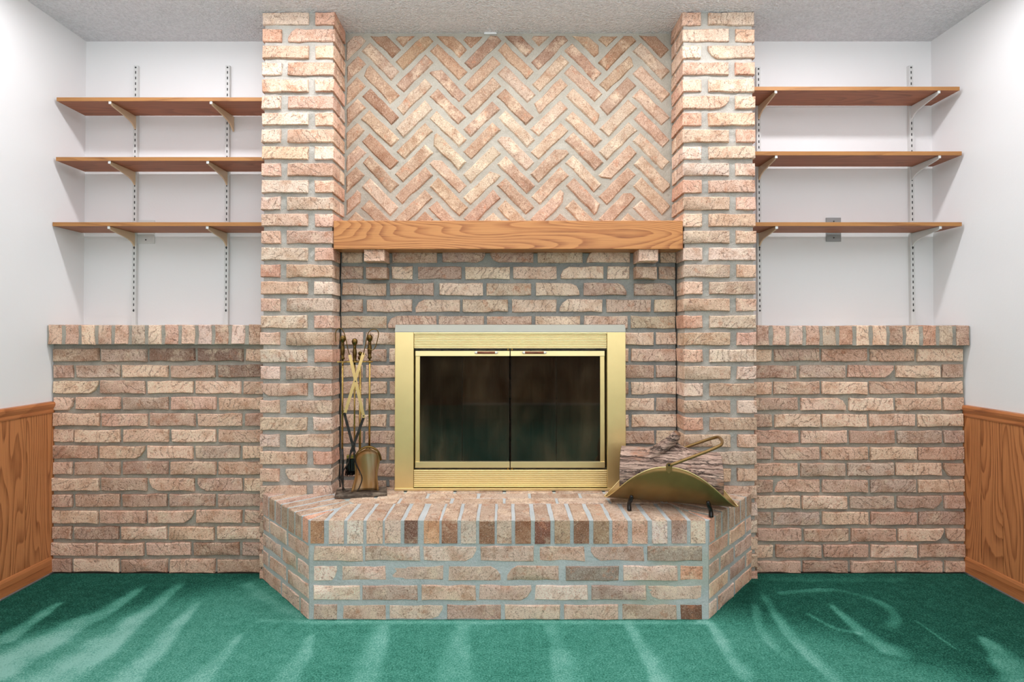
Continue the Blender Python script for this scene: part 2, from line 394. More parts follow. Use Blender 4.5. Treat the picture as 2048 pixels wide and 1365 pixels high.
PAL_PILLAR = gain(PAL_PILLAR, 0.95); PAL_HEAD = gain(PAL_HEAD, 0.97); PAL_HALF = gain(PAL_HALF, 1.22, .975); PAL_FIRE = gain(PAL_FIRE, 1.16); PAL_HEARTH = gain(PAL_HEARTH, 1.12, .965); PAL_HERR = gain(PAL_HERR, 0.82, .995); PAL_HERR_DARK = gain(PAL_HERR_DARK, 0.86)
def tintobj(o, c, r=rnd):
    k = r.uniform(-7, 7); c = tuple(min(255, max(0, x + k + r.uniform(-2, 2))) for x in c)
    o.color = lin(c)
def brick(parent, cx, y, cz, w, h, d, col, chip='', mat='brick', rot=(0, 0, 0), tilt=0.006, **kw):
    o = obj('brick', rect_brick(w - .0012, h - .0003, d, chip, rnd, **kw), M[mat], parent,
            (cx, y + rnd.uniform(-0.002, 0.002), cz), (rot[0] + rnd.uniform(-tilt, tilt) * 1.5, rot[1] + rnd.uniform(-tilt, tilt), rot[2] + rnd.uniform(-tilt, tilt)))
    tintobj(o, col if not isinstance(col, list) else rnd.choice(col))
    return o
def mortar_front(name, parent, mat, x0, x1, y, z0, z1, back, step=0.022, amp=0.0022):
    """slab with an uneven struck face towards -Y"""
    bm = bmesh.new()
    nx = max(2, int((x1 - x0) / step)); nz = max(2, int((z1 - z0) / step))
    g = [[bm.verts.new((x0 + (x1 - x0) * i / nx, y + (rnd.uniform(-amp, amp) if 0 < i < nx and 0 < k < nz else 0), z0 + (z1 - z0) * k / nz)) for i in range(nx + 1)] for k in range(nz + 1)]
    for k in range(nz):
        for i in range(nx): bm.faces.new((g[k][i], g[k][i + 1], g[k + 1][i + 1], g[k + 1][i]))
    bb = [bm.verts.new((x, back, z)) for x, z in ((x0, z0), (x1, z0), (x1, z1), (x0, z1))]
    bm.faces.new(bb)
    for row, p, q in ((g[0], 0, 1), (g[nz], 3, 2)):
        bm.faces.new([bb[p], bb[q]] + row[::-1])
    bm.faces.new([bb[0], bb[3]] + [g[k][0] for k in range(nz, -1, -1)])
    bm.faces.new([bb[1], bb[2]] + [g[k][nx] for k in range(nz, -1, -1)])
    return obj(name, bm, mat, parent, smooth=False)

# ------------------------------------------------------------------ room shell
XL, XR, YB, YF = -1.897, 1.911, 2.575, -3.2
ZT = ZC + 1.3165
Y_HALF, Y_CAP, Y_PIL, Y_HERR, Y_FIRE, Y_HE = 2.396, 2.368, 2.335, 2.500, 2.436, 2.0055
def slab(name, *a, mat, kind='structure'):
    o = box(name, *a, mat); o['kind'] = kind; return o
slab('floor', XL - .1, XR + .1, YF - .1, YB + .1, -0.1, -0.008, mat=M['subfloor'])
slab('ceiling', XL - .1, XR + .1, YF - .1, YB + .1, ZT, ZT + 0.1, mat=M['ceiling'])
bm = bmesh.new()
for a in ((XL - .1, -.52, -.008, ZT), (.53, XR + .1, -.008, ZT), (-.52, .53, -.008, .30), (-.52, .53, 1.10, ZT)): bx(bm, a[0], a[1], YB, YB + .1, a[2], a[3])
o = obj('wall_back', bm, M['wall']); o['kind'] = 'structure'
wl = slab('wall_left', XL - .1, XL, YF, YB, -0.008, ZT, mat=M['wall'])
wr = slab('wall_right', XR, XR + .1, YF, YB, -0.008, ZT, mat=M['wall'])
wf = slab('wall_front', XL - .1, XR + .1, YF - .1, YF, -0.008, ZT, mat=M['wall'])
# wainscot panels, chair rails and baseboards on the side walls
for side, wall, X, s, ztop, gpx in (('left', wl, XL, 1, ZC - 0.315, 52), ('right', wr, XR, -1, ZC - 0.330, 1962)):
    yg = abs(X) * F / abs(gpx - UX)      # depth at which the visible groove stands
    edges = [Y_HALF + 0.02, yg]
    while edges[-1] > YF: edges.append(edges[-1] - rnd.choice([0.10, 0.15, 0.20, 0.28]))
    for k, (e1, e0) in enumerate(zip(edges, edges[1:])):
        e0 = max(e0, YF)
        if e1 - e0 < 0.02: continue
        bm = bmesh.new(); xa, xb = (X, X + s * 0.007)
        bx(bm, min(xa, xb), max(xa, xb), e0 + 0.0012, e1 - 0.0012, 0.03, ztop + 0.004, 0.0008)
        obj('panel', bm, M['panel_oak'], wall)
    # chair rail: moulded profile swept along Y
    prof = [(0, -0.046), (0.010, -0.046), (0.012, -0.040), (0.011, -0.030), (0.017, -0.018), (0.019, -0.008), (0.015, 0.0), (0, 0.002)]
    bm = bmesh.new(); extrude_poly(bm, prof, lambda p, k: (X + s * p[0], YF if k else Y_HALF - 0.0, ztop + 0.03 + p[1]))
    o = obj('trim_1' if s > 0 else 'trim_2', bm, M['trim_oak']); o['kind'] = 'structure'
    prof = [(0, 0.0), (0.013, 0.0), (0.013, 0.052), (0.010, 0.062), (0.004, 0.066), (0, 0.066)]
    bm = bmesh.new(); extrude_poly(bm, prof, lambda p, k: (X + s * p[0], YF if k else Y_HALF, p[1] + 0.004))
    o = obj('baseboard_' + side, bm, M['trim_oak']); o['kind'] = 'structure'
xx = XL
while xx < XR - .05:
    x2 = min(xx + rnd.choice([.12, .2, .3]), XR); box('panel', xx + .001, x2 - .001, YF, YF + .007, .03, .70, M['panel_oak'], wf); xx = x2
# doorway wall at the rear of the room (seen in the glass): a door
dr = box('door_1', -1.30, -0.62, YF, YF + 0.04, 0, 1.95, M['door']); dr['kind'] = 'structure'
bm = bmesh.new(); lathe(bm, [(0.012, 0), (0.012, 0.03), (0.028, 0.04), (0.03, 0.055), (0.018, 0.068)]);
obj('door_handle', bm, M['brass'], dr, (-0.70, YF + 0.04, 0.95), (-PI / 2, 0, 0), True)

# carpet
strokes = [  # points on the photograph's floor, half-widths far -> near (metres), strength
    ([(126, 1203), (17, 1280)], 0.010, 0.035, .42), ([(290, 1171), (219, 1222), (154, 1256), (0, 1342)], 0.012, 0.07, .40),
    ([(372, 1161), (284, 1236), (205, 1301), (113, 1362)], 0.014, 0.075, .42), ([(403, 1200), (362, 1246), (307, 1314), (256, 1365)], 0.012, 0.045, .34),
    ([(489, 1263), (444, 1318), (400, 1365)], 0.007, 0.035, .30), ([(625, 1267), (608, 1318), (574, 1365)], 0.008, 0.042, .30),
    ([(489, 1164), (533, 1195), (600, 1233)], 0.020, 0.020, .18), ([(509, 1241), (700, 1246)], 0.012, 0.012, .20),
    ([(620, 1244), (1392, 1247)], 0.010, 0.010, .28), ([(771, 1246), (759, 1293), (732, 1365)], 0.018, 0.050, .28),
    ([(931, 1246), (923, 1301), (925, 1365)], 0.020, 0.055, .28), ([(1095, 1246), (1115, 1313), (1125, 1365)], 0.018, 0.040, .28),
    ([(1253, 1246), (1283, 1301), (1320, 1365)], 0.014, 0.030, .30), ([(1392, 1247), (1420, 1250), (1450, 1301), (1485, 1352)], 0.012, 0.024, .34),
    ([(1522, 1185), (1553, 1236), (1587, 1284), (1672, 1365)], 0.012, 0.022, .32), ([(1509, 1205), (1519, 1260), (1567, 1314)], 0.012, 0.016, .22),
    ([(1655, 1205), (1717, 1263), (1775, 1301)], 0.006, 0.040, .42), ([(1610, 1226), (1666, 1256), (1717, 1268)], 0.006, 0.010, .30),
    ([(1772, 1262), (1795, 1239), (1768, 1209), (1710, 1188), (1655, 1180), (1560, 1186)], 0.018, 0.012, .22),
    ([(1956, 1270), (1997, 1311), (2045, 1365)], 0.006, 0.070, .45), ([(1826, 1239), (1908, 1297)], 0.005, 0.005, .28),
    ([(1525, 1160), (1800, 1162)], 0.02, 0.02, .12), ([(1509, 1165), (1480, 1200)], 0.02, 0.03, -.12)]
SW = []
for pts, w0, w1, st in strokes:
    P = spline([Vector((*PZ(x, y, 0.0), 0)) for x, y in pts], 6)
    SW.append((P, w0, w1, st, min(p.x for p in P) - .25, max(p.x for p in P) + .25))
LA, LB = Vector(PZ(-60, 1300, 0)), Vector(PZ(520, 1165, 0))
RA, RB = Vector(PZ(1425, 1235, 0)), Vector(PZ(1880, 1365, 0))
def side_of(p, a, b):
    d = (b - a).normalized(); return d.x * (p.y - a.y) - d.y * (p.x - a.x)
def smooth(a, b, x):
    t = min(1, max(0, (x - a) / (b - a))); return t * t * (3 - 2 * t)
def nap_at(x, y):
    p = Vector((x, y)); nz = mn.noise(Vector((x * 3.1, y * 3.1, 1.3))); n2 = mn.noise(Vector((x * 11, y * 11, 4)))
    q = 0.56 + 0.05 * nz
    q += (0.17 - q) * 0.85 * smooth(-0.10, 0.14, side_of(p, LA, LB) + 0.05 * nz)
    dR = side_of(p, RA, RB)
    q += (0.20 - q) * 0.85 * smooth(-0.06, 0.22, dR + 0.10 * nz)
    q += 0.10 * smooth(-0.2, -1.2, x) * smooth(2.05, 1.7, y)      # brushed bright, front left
    for P, w0, w1, st, xa, xb in SW:
        if not xa < x < xb: continue
        best, bt, sd = 9, 0, 0
        for i in range(len(P) - 1):
            a, b = P[i], P[i + 1]; ab = (b - a).xy; L = ab.length_squared
            k = min(1, max(0, (p - a.xy).dot(ab) / L)) if L else 0
            dd = (p - a.xy - ab * k).length
            if dd < best: best, bt, sd = dd, (i + k) / (len(P) - 1), (p - a.xy).cross(ab) if hasattr(ab, 'cross') else 0
        wdt = w0 + (w1 - w0) * bt; wdt *= 1 + 0.25 * n2
        fade = smooth(0.0, 0.12, bt) if bt < 0.12 else 1
        soft = 2.1 if (sd > 0) == (x < 0) else 1.15
        q += (0.76 if -1.0 < x < 0.9 else 0.80) * (1 + 0.5 * n2 + 0.3 * nz) * st * fade * smooth(wdt * soft, wdt * 0.35, best)
    return q + 0.04 * n2
bm = bmesh.new()
xs = [XL + 0.020 + (XR - XL - 0.040) * i / 440 for i in range(441)]
ys = [YF] + [YF + 4.5 * k / 12 for k in range(1, 12)] + [1.30 + (Y_HALF - 0.006 - 1.30) * k / 130 for k in range(131)]
rows = [[bm.verts.new((x, y, 0.0008 * mn.noise(Vector((x * 30, y * 30, 0))))) for x in xs] for y in ys]
for a, b in zip(rows, rows[1:]):
    for i in range(len(xs) - 1):
        ym = (a[i].co.y + b[i].co.y) / 2
        if ym > 2.03 and abs((xs[i] + xs[i + 1]) / 2) < 0.66 + (ym - 2.03): continue     # the hearth stands here
        bm.faces.new((a[i], a[i + 1], b[i + 1], b[i]))
carpet = obj('carpet', bm, M['carpet'], smooth=True)
me = carpet.data; at = me.attributes.new('nap', 'FLOAT', 'POINT')
at.data.foreach_set('value', [nap_at(v.co.x, v.co.y) if v.co.y > 1.25 else 0.5 for v in me.vertices])
props(carpet, 'green cut pile carpet with pale vacuum streaks covering the floor', 'carpet')

# ------------------------------------------------------------------ brick pillars
ZP0 = zat(23.5, Y_PIL); PC = (ZP0 - zat(972.5, Y_PIL)) / 28; BH = PC * 0.755
CHIPS_L = {(1, 1): 'tl', (3, 0): '', (22, 0): 'bl', (27, 1): 'bl'}
CHIPS_R = {(2, 1): 'bl', (5, 0): 'br', (0, 1): ''}
def pillar(s):
    xo, xi = (xat(520.5, Y_PIL), xat(666.5, Y_PIL)) if s < 0 else (xat(1513.5, Y_PIL), xat(1366.5, Y_PIL))
    lab = 'left brick pillar of whitewashed pink brick, beside the fireplace tool set' if s < 0 else 'right brick pillar of whitewashed pink brick, behind the log carrier'
    root = empty('brick_pillar', ((xo + xi) / 2, Y_PIL, 0), 0, lab, 'pillar')
    W = abs(xo - xi); long, short = W * 0.645, W * 0.268; sgn = 1 if xi > xo else -1
    cx = (xo + xi) / 2
    core = mortar_front('mortar', root, M['mortar_pillar'], -W / 2 + 0.009, W / 2 - 0.009, 0.011, 0, ZT, YB - Y_PIL)
    nrow = int((ZP0) / PC) + 1
    for i in range(nrow + 1):
        zt = ZP0 - i * PC; zb = zt - BH
        if zb < 0: zb = 0.0
        if zt - zb < 0.012: continue
        if i == 0: zt = min(zt, ZT - 0.002)
        zc, h = (zt + zb) / 2, zt - zb
        so, si = (long, short) if i % 2 == 0 else (short, long)
        x_out = xo + sgn * so / 2 - cx; x_in = xi - sgn * si / 2 - cx
        deep = 0.225; wallz = YB - Y_PIL - 0.002
        inner_depth = 0.160 if zc > ZC + 0.46 else 0.099
        CH = CHIPS_L if s < 0 else CHIPS_R
        ch_o, ch_i = (CH.get((i, 0), ''), CH.get((i, 1), '')) if s < 0 else (CH.get((i, 1), ''), CH.get((i, 0), ''))
        head = lambda q: PAL_HEAD if q == short else PAL_PILLAR
        d_o = 0.095 if i % 2 == 0 else 0.2
        brick(root, x_out, 0, zc, so, h, d_o, head(so), ch_o)
        if i % 2 == 0:
            if h > 0.03: brick(root, xo + sgn * 0.05 - cx, 0.107, zc, 0.10, h, wallz - 0.109, PAL_PILLAR)
        d_i = inner_depth if i % 2 == 0 else min(0.092, inner_depth - 0.002)
        brick(root, x_in, 0, zc, si, h, d_i, head(si), ch_i)
        if i % 2 == 1 and inner_depth > 0.12:
            brick(root, xi - sgn * 0.05 - cx, 0.103, zc, 0.10, h, inner_depth - 0.104, PAL_PILLAR)
    return root
pillar(-1); pillar(1)
XPI_L, XPI_R = xat(666.5, Y_PIL), xat(1366.5, Y_PIL)
XPO_L, XPO_R = xat(520.5, Y_PIL), xat(1513.5, Y_PIL)

# ------------------------------------------------------------------ herringbone panel
hz0, hz1 = ZC + 0.345, ZT
root = empty('herringbone_panel', (0, Y_HERR, hz0), 0, 'herringbone brick panel above the oak mantel, between the pillars', 'brick panel')
mortar_front('mortar', root, M['mortar_buff'], XPI_L - 0.02, XPI_R + 0.02, 0.0065, 0, hz1 - hz0, 0.07, 0.02, 0.0016)
bl, bw = 0.185, 0.0525; sp = 45.1 / 460.0
x_l, x_r = XPI_L + 0.004, XPI_R - 0.004; z_t, z_b = ZT - 0.012, hz0
for k in range(0, 11):
    px = 660 + (92 + 193.2 * k) / 2.844; X0 = xat(px, Y_HERR, 260)
    sl = 1 if k % 2 == 0 else -1     # +1 rises to the right
    for j in range(-1, 9):
        py = (101.5 if sl > 0 else 122.5) + 45.1 * j
        Z0 = zat(py, Y_HERR)
        a = PI / 4 * sl + rnd.uniform(-.02, .02); ca, sa = math.cos(a), math.sin(a)
        cx, cz = X0 + rnd.uniform(-.003, .003), Z0 + rnd.uniform(-.003, .003)
        L, Wd = bl + rnd.uniform(-.006, .004), bw + rnd.uniform(-.004, .003)
        pts = [(-L / 2, -Wd / 2), (L / 2, -Wd / 2), (L / 2, Wd / 2), (-L / 2, Wd / 2)]
        if rnd.random() < 0.22:
            q = rnd.randrange(4); cw = rnd.uniform(.015, .035); chh = Wd * rnd.uniform(.4, .75)
            P = {0: [(-L / 2, -Wd / 2 + chh), (-L / 2 + cw, -Wd / 2)], 1: [(L / 2 - cw, -Wd / 2), (L / 2, -Wd / 2 + chh)],
                 2: [(L / 2, Wd / 2 - chh), (L / 2 - cw, Wd / 2)], 3: [(-L / 2 + cw, Wd / 2), (-L / 2, Wd / 2 - chh)]}[q]
            pts[q:q + 1] = P
        pts = [(cx + x * ca - z * sa, cz + x * sa + z * ca) for x, z in pts]
        for A in ((-1, 0, -x_l), (1, 0, x_r), (0, 1, z_t), (0, -1, -z_b)):
            if pts: pts = clip(pts, *A)
        if len(pts) < 3 or area2(pts) < 0.0005: continue
        mx_, mz_ = sum(p[0] for p in pts) / len(pts), sum(p[1] for p in pts) / len(pts)
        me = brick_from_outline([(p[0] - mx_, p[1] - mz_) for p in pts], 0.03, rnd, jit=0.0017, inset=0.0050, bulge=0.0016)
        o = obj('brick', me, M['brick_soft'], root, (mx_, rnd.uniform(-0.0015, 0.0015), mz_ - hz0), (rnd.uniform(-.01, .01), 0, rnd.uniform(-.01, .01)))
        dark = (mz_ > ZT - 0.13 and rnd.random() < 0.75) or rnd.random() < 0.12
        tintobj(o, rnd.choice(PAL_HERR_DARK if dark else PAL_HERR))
box('caulk_chip', *(xat(968, Y_HERR), xat(993, Y_HERR)), Y_HERR - 0.004, Y_HERR + 0.01, ZT - 0.008, ZT, M['rail'])
c = bpy.data.objects['caulk_chip']; props(c, 'small white caulk chip at the ceiling line above the herringbone', 'caulk')

# ------------------------------------------------------------------ firebox wall
fz1 = ZC + 0.3405; zh = zat(1040.5, Y_HE)          # hearth top
root = empty('firebox_wall', (0, Y_FIRE, zh), 0, 'running bond brick wall around the brass fireplace doors, below the mantel', 'brick wall')
SX0, SX1 = 795, 1246
def add_open_mortar():
    x0, x1 = XPI_L - 0.0, XPI_R + 0.0
    ox0, ox1, oz1 = xat(806, Y_FIRE), xat(1235, Y_FIRE), zat(664, Y_FIRE)
    top = mortar_front('mortar', root, M['mortar_fire'], x0, x1, 0.009, oz1 - zh, fz1 - zh, 0.06)
    mortar_front('mortar', root, M['mortar_fire'], x0, ox0, 0.009, 0, oz1 - zh, 0.06)
    mortar_front('mortar', root, M['mortar_fire'], ox1, x1, 0.009, 0, oz1 - zh, 0.06)
    return ox0, ox1, oz1
ox0, ox1, oz1 = add_open_mortar()
FR = {0: [(683, 725), (783, 873.5), (884, 971, 'br'), (980, 1067, 'bl'), (1074, 1166), (1174, 1261, 'tl'), (1320, 1352)],
      1: [(681, 726), (783, 825), (835, 923), (930, 1020), (1026, 1113.5), (1121, 1207.5, 'tl'), (1215, 1260), (1318, 1352)],
      2: [(684, 772), (779, 867), (878, 966), (973, 1063), (1072, 1159, 'tr'), (1167, 1254, 'tr'), (1268, 1348, 'tr')],
      3: [(682, 726), (732, 823.5), (831, 920, 'tl'), (925, 1016), (1024, 1113), (1119, 1205, 'tl'), (1213, 1302), (1309, 1353)],
      4: [(682, 773), (776, 873, 'tl'), (877, 968), (974, 1063), (1071, 1160), (1168, 1256), (1262, 1352)]}
for i in range(15):
    zt = zat(500.5 + 32.95 * i, Y_FIRE); zb = zat(525.5 + 32.95 * i, Y_FIRE)
    zb = max(zb, zh - 0.01)
    if zt - zb < 0.012: continue
    if i < 5: row = FR[i]
    elif i % 2: row = [(682, 726), (731, 804), (1238, 1308), (1312, 1353)]
    else: row = [(682, 773), (779, 804), (1238, 1257), (1263, 1352)]
    for q in row:
        xa, xb = xat(q[0], Y_FIRE), xat(q[1], Y_FIRE)
        ch = q[2] if len(q) > 2 else ('bl' if rnd.random() < 0.06 else '')
        brick(root, (xa + xb) / 2, 0, (zt + zb) / 2 - zh, xb - xa, zt - zb, 0.05, PAL_FIRE, ch)
# corbels below the mantel: a header brick stepped out over another
for (a, b), (a2, b2) in (((727, 769), (732, 774)), ((1277, 1317.5), (1272, 1315))):
    for nm, (p, q), Yc, t0, t1 in (('corbel_brick', (a, b), 2.345, 497.5, 523), ('corbel_brick', (a2, b2), 2.395, 534, 558)):
        xa, xb = xat(p, Yc), xat(q, Yc); zt, zb = zat(t0, Yc), zat(t1, Yc)
        o = brick(root, (xa + xb) / 2, Yc - Y_FIRE, (zt + zb) / 2 - zh, xb - xa, zt - zb, Y_FIRE - Yc + 0.02, (226, 190, 164) if Yc < 2.36 else (196, 164, 142))
        o.name = nm
    Yc = 2.41; xa, xb = xat(a2, Yc), xat(b2, Yc)
    o = box('corbel_mortar', xa + .004, xb - .004, -0.020, 0.02, zat(534, Yc) - zh - .002, zat(523, Yc) - zh + 0.006, M['mortar_fire'], root)
# firebox chamber behind the doors: sooty firebrick lining
fb = empty('firebox', ((ox0 + ox1) / 2, Y_FIRE + .06, zh), 0, 'sooty firebrick chamber behind the smoked glass doors', 'firebox')
FW, FH, FD = (ox1 - ox0) / 2, oz1 - zh, 0.42
for nm, a in (('back_lining', (-FW, FW, FD, FD + .05, 0, FH + .05)), ('side_lining', (-FW - .05, -FW, 0, FD + .05, 0, FH + .05)),
              ('side_lining', (FW, FW + .05, 0, FD + .05, 0, FH + .05)), ('lintel', (-FW, FW, 0, FD, FH, FH + .05)), ('firebox_floor', (-FW - .05, FW + .05, 0, FD + .05, -.05, 0))):
    box(nm, *a, M['soot_joint'], fb)
for i in range(6):
    for j in range(5):
        xa = -FW + (j - (0.5 if i % 2 else 0)) * 0.225 + .005; xb = min(xa + 0.215, FW - .004); xa = max(xa, -FW + .004)
        if xb - xa < .03: continue
        o = brick(fb, (xa + xb) / 2, FD - 0.008, 0.055 + i * 0.105, xb - xa, 0.098, 0.01, (60, 50, 44), mat='soot', tilt=.002)

# ------------------------------------------------------------------ mantel
ma, mb = PX(667, 441.5, 2.331), PX(1368, 498.5, 2.331)
bm = bmesh.new(); bx(bm, XPI_L + 0.0015, XPI_R - 0.0015, 2.331 - 2.331, Y_HERR - 2.331 + 0.002, 0, ma[1] - mb[1], 0.0018)
m_ = obj('mantel', bm, M['mantel_oak'], None, (0, 2.331, mb[1]))
props(m_, 'golden oak mantel beam set between the two brick pillars', 'mantel')

# ------------------------------------------------------------------ half walls with rowlock caps
def half_wall(s):
    lab = 'left brick half wall with rowlock cap below the left shelves' if s < 0 else 'right brick half wall with rowlock cap below the right shelves'
    xo, xi = (xat(107, Y_HALF, 900), XPO_L) if s < 0 else (xat(1926, Y_HALF, 900), XPO_R)
    x0, x1 = min(xo, xi), max(xo, xi)
    root = empty('brick_half_wall', (0, Y_HALF, 0), 0, lab, 'half wall')
    zct, zcb = zat(650 if s < 0 else 651.5, Y_CAP), zat(689.5 if s < 0 else 691.5, Y_CAP)
    mx0, mx1 = (XL + .001, x1 + .008) if s < 0 else (x0 - .008, XR - .001)
    mortar_front('mortar', root, M['mortar_grey'], mx0, mx1, 0.012, 0, zcb - 0.001, YB - Y_HALF - 0.001)
    p0, dp = (698, 32.45) if s < 0 else (698.5, 32.75)
    px_o = 107 if s < 0 else 1926; dirn = 1 if s < 0 else -1
    CH = {(2, 0): 'br', (8, 2): 'bl', (6, 1): 'br', (8, 3): 'bl', (3, 0): 'br', (10, 2): 'br'} if s < 0 else \
         {(1, 2): 'br', (7, 0): 'bl', (9, 1): 'br', (11, 0): 'bl', (3, 3): 'tr', (8, 3): 'tl', (11, 1): 'br'}
    for i in range(14):
        zt, zb = zat(p0 + dp * i, Y_HALF), zat(p0 + dp * i + 25, Y_HALF)
        if zb < 0.004: zb = 0.0
        a = 0.0; j = 0
        while a < 420:
            wpx = (91 if i % 2 == 0 else 40) if j == 0 else 90
            wpx += rnd.uniform(-2, 1.5)
            xa, xb = sorted((xat(px_o + dirn * a, Y_HALF), xat(px_o + dirn * (a + wpx), Y_HALF)))
            if s < 0: xb = min(xb, xi + .004)
            else: xa = max(xa, xi - .004)
            if xb - xa > .02:
                pal = PAL_HALF if i > 1 else PAL_HALF[3:] + [(150, 122, 104)]  # shade below the cap put into darker tints of the top two courses
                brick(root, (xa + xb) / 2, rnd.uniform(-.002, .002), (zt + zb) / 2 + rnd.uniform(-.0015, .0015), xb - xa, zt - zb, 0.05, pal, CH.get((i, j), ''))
            a += wpx + (5.5 if j else 5); j += 1
    # cap: rowlock bricks, each a header running back to the wall
    mortar_front('cap_mortar', root, M['mortar_grey'], mx0, mx1, Y_CAP - Y_HALF + .006, zcb, zct - .003, YB - Y_HALF - .001)
    for k in range(14):
        pa = 96.5 + 33.35 * k if s < 0 else 1939 - 33.35 * k - 26
        xa, xb = xat(pa, Y_CAP), xat(pa + 26, Y_CAP)
        if s < 0: xa, xb = max(xa, XL + .001), min(xb, xi + .002)
        else: xa, xb = max(xa, xi - .002), min(xb, XR - .001)
        if xb - xa < .015: continue
        brick(root, (xa + xb) / 2, Y_CAP - Y_HALF, (zct + zcb) / 2, xb - xa, zct - zcb, YB - Y_CAP - .004, PAL_HEAD + PAL_HALF[2:5] + [(210, 184, 160)], '')
half_wall(-1); half_wall(1)

# ------------------------------------------------------------------ hearth
A0, A1 = (xat(618, Y_HE, 1140), Y_HE), (xat(1417.5, Y_HE, 1140), Y_HE)
B0, B1 = (xat(525, Y_PIL, 1100), Y_PIL), (xat(1504, Y_PIL, 1100), Y_PIL)
root = empty('brick_hearth', (0, Y_HE, 0), 0, 'raised brick hearth with angled corners standing on the green carpet', 'hearth')
RY = Y_HE
zrl = zat(1088, Y_HE)       # underside of the rowlock course
def inset_poly(m):          # hearth plan, inset by m from the exposed sides
    n0 = Vector((A0[0] - B0[0], A0[1] - B0[1])).normalized(); c0 = Vector((-n0.y, n0.x))   # inward for left chamfer
    if c0.x < 0: c0 = -c0
    k = math.tan(PI / 8)
    return [(B0[0] + m * 1.414, Y_PIL), (A0[0] + m * k, Y_HE + m), (A1[0] - m * k, Y_HE + m), (B1[0] - m * 1.414, Y_PIL), (XPI_R, Y_PIL), (XPI_R, Y_FIRE), (XPI_L, Y_FIRE), (XPI_L, Y_PIL)]
bm = bmesh.new(); P = inset_poly(0.0028)
extrude_poly(bm, P, lambda p, k: (p[0], p[1] - RY, 0 if not k else zh - 0.0035))
obj('mortar', bm, M['mortar_blue'], root)
BR_DARK, BR_RED, BR_PALE = (150, 112, 86), (132, 84, 64), (222, 200, 186)
# front face courses
HF = [[(627, 725), (730, 840), (846, 953, 'br'), (961, 1068), (1077, 1171), (1181, 1288.5, 'bl'), (1294, 1405)],
      [(627, 675, 'br'), (683, 772), (777, 887, 'bl'), (895.5, 1003, 'tr'), (1014, 1119, 'tl'), (1131, 1238.5), (1246, 1355), (1361, 1407)],
      [(627, 720), (725, 836), (843, 951), (958, 1063, 'br'), (1070, 1176), (1183, 1292), (1296, 1404, 'bl')],
      [(627, 675), (685, 772), (778.5, 886, 'br'), (893, 1003), (1010, 1120), (1128, 1236), (1244, 1353), (1360, 1405)]]
HCOL = {(0, 1): (178, 154, 140), (0, 6): (160, 140, 128), (1, 5): (150, 132, 122), (1, 7): (202, 150, 124), (2, 1): (176, 150, 134), (3, 3): (170, 140, 124), (3, 7): (118, 84, 68), (2, 5): (172, 146, 132)}
for i, row in enumerate(HF):
    zt, zb = zat(1093.5 + 39.1 * i, Y_HE), zat(1093.5 + 39.1 * i + 30, Y_HE)
    if i == 3: zb = 0
    for j, q in enumerate(row):
        xa, xb = xat(q[0], Y_HE, 1100), xat(q[1], Y_HE, 1100)
        brick(root, (xa + xb) / 2, 0, (zt + zb) / 2, xb - xa, zt - zb, 0.06, gain([HCOL[(i, j)]], 1.12)[0] if (i, j) in HCOL else PAL_HEARTH, q[2] if len(q) > 2 else '', mat='brick_soft')
# chamfer faces
for s, (Bp, Ap) in ((-1, (B0, A0)), (1, (B1, A1))):
    L = (Vector(Ap) - Vector(Bp)).length
    d = (Vector(Ap) - Vector(Bp)).normalized(); ang = math.atan2(d.y, d.x) if s < 0 else math.atan2(-d.y, -d.x)
    fr = [[(.0, .15), (.17, .54), (.58, .985)], [(.0, .42), (.46, .74), (.78, .985)], [(.0, .13), (.17, .54), (.58, .985)], [(.0, .42), (.46, .80), (.84, .985)]]
    for i, row in enumerate(fr):
        zt, zb = zat(1093.5 + 39.1 * i, Y_HE), zat(1093.5 + 39.1 * i + 30, Y_HE)
        if i == 3: zb = 0
        for q in row:
            m_ = Vector(Bp) + d * L * (q[0] + q[1]) / 2
            o = brick(root, m_.x, m_.y - RY, (zt + zb) / 2, L * (q[1] - q[0]), zt - zb, 0.05, PAL_HEARTH if s < 0 else PAL_HALF + PAL_HEARTH, '', mat='brick_soft', rot=(0, 0, ang))
# rowlock course: bricks laid as plan outlines, clipped at the mitres, top face up
def plan_brick(poly, col, jit=0.0010, z=None, top=None):
    mx_, my_ = sum(p[0] for p in poly) / len(poly), sum(p[1] for p in poly) / len(poly)
    me = brick_from_outline([(p[0] - mx_, p[1] - my_) for p in poly], (zh - zrl), rnd, jit=jit, inset=0.0026, bulge=0.0006)
    at = me.attributes.new('tint', 'FLOAT_COLOR', 'CORNER')
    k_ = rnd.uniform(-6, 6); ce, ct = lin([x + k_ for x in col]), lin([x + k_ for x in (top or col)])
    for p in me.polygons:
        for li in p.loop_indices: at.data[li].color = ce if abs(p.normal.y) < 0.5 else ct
    o = obj('brick', me, M['brick_plan'], root, (mx_, my_ - RY, (zh if z is None else z) + rnd.uniform(-.001, .001)), (-PI / 2, 0, 0)); tintobj(o, col); return o
ringd = 0.192; tn = math.tan(PI / 8)
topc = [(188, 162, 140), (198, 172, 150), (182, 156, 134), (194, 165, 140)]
ROWC = [(172, 128, 96), (218, 186, 168), (212, 192, 176), (208, 172, 148), (206, 176, 158), (118, 84, 70), (206, 156, 120), (146, 108, 84), (190, 170, 154), (140, 102, 78), (186, 160, 140),
        (150, 108, 82), (116, 76, 60), (166, 138, 112), (140, 104, 82), (158, 128, 102), (198, 156, 134), (204, 162, 140), (214, 188, 176), (176, 148, 136), (210, 186, 164)]
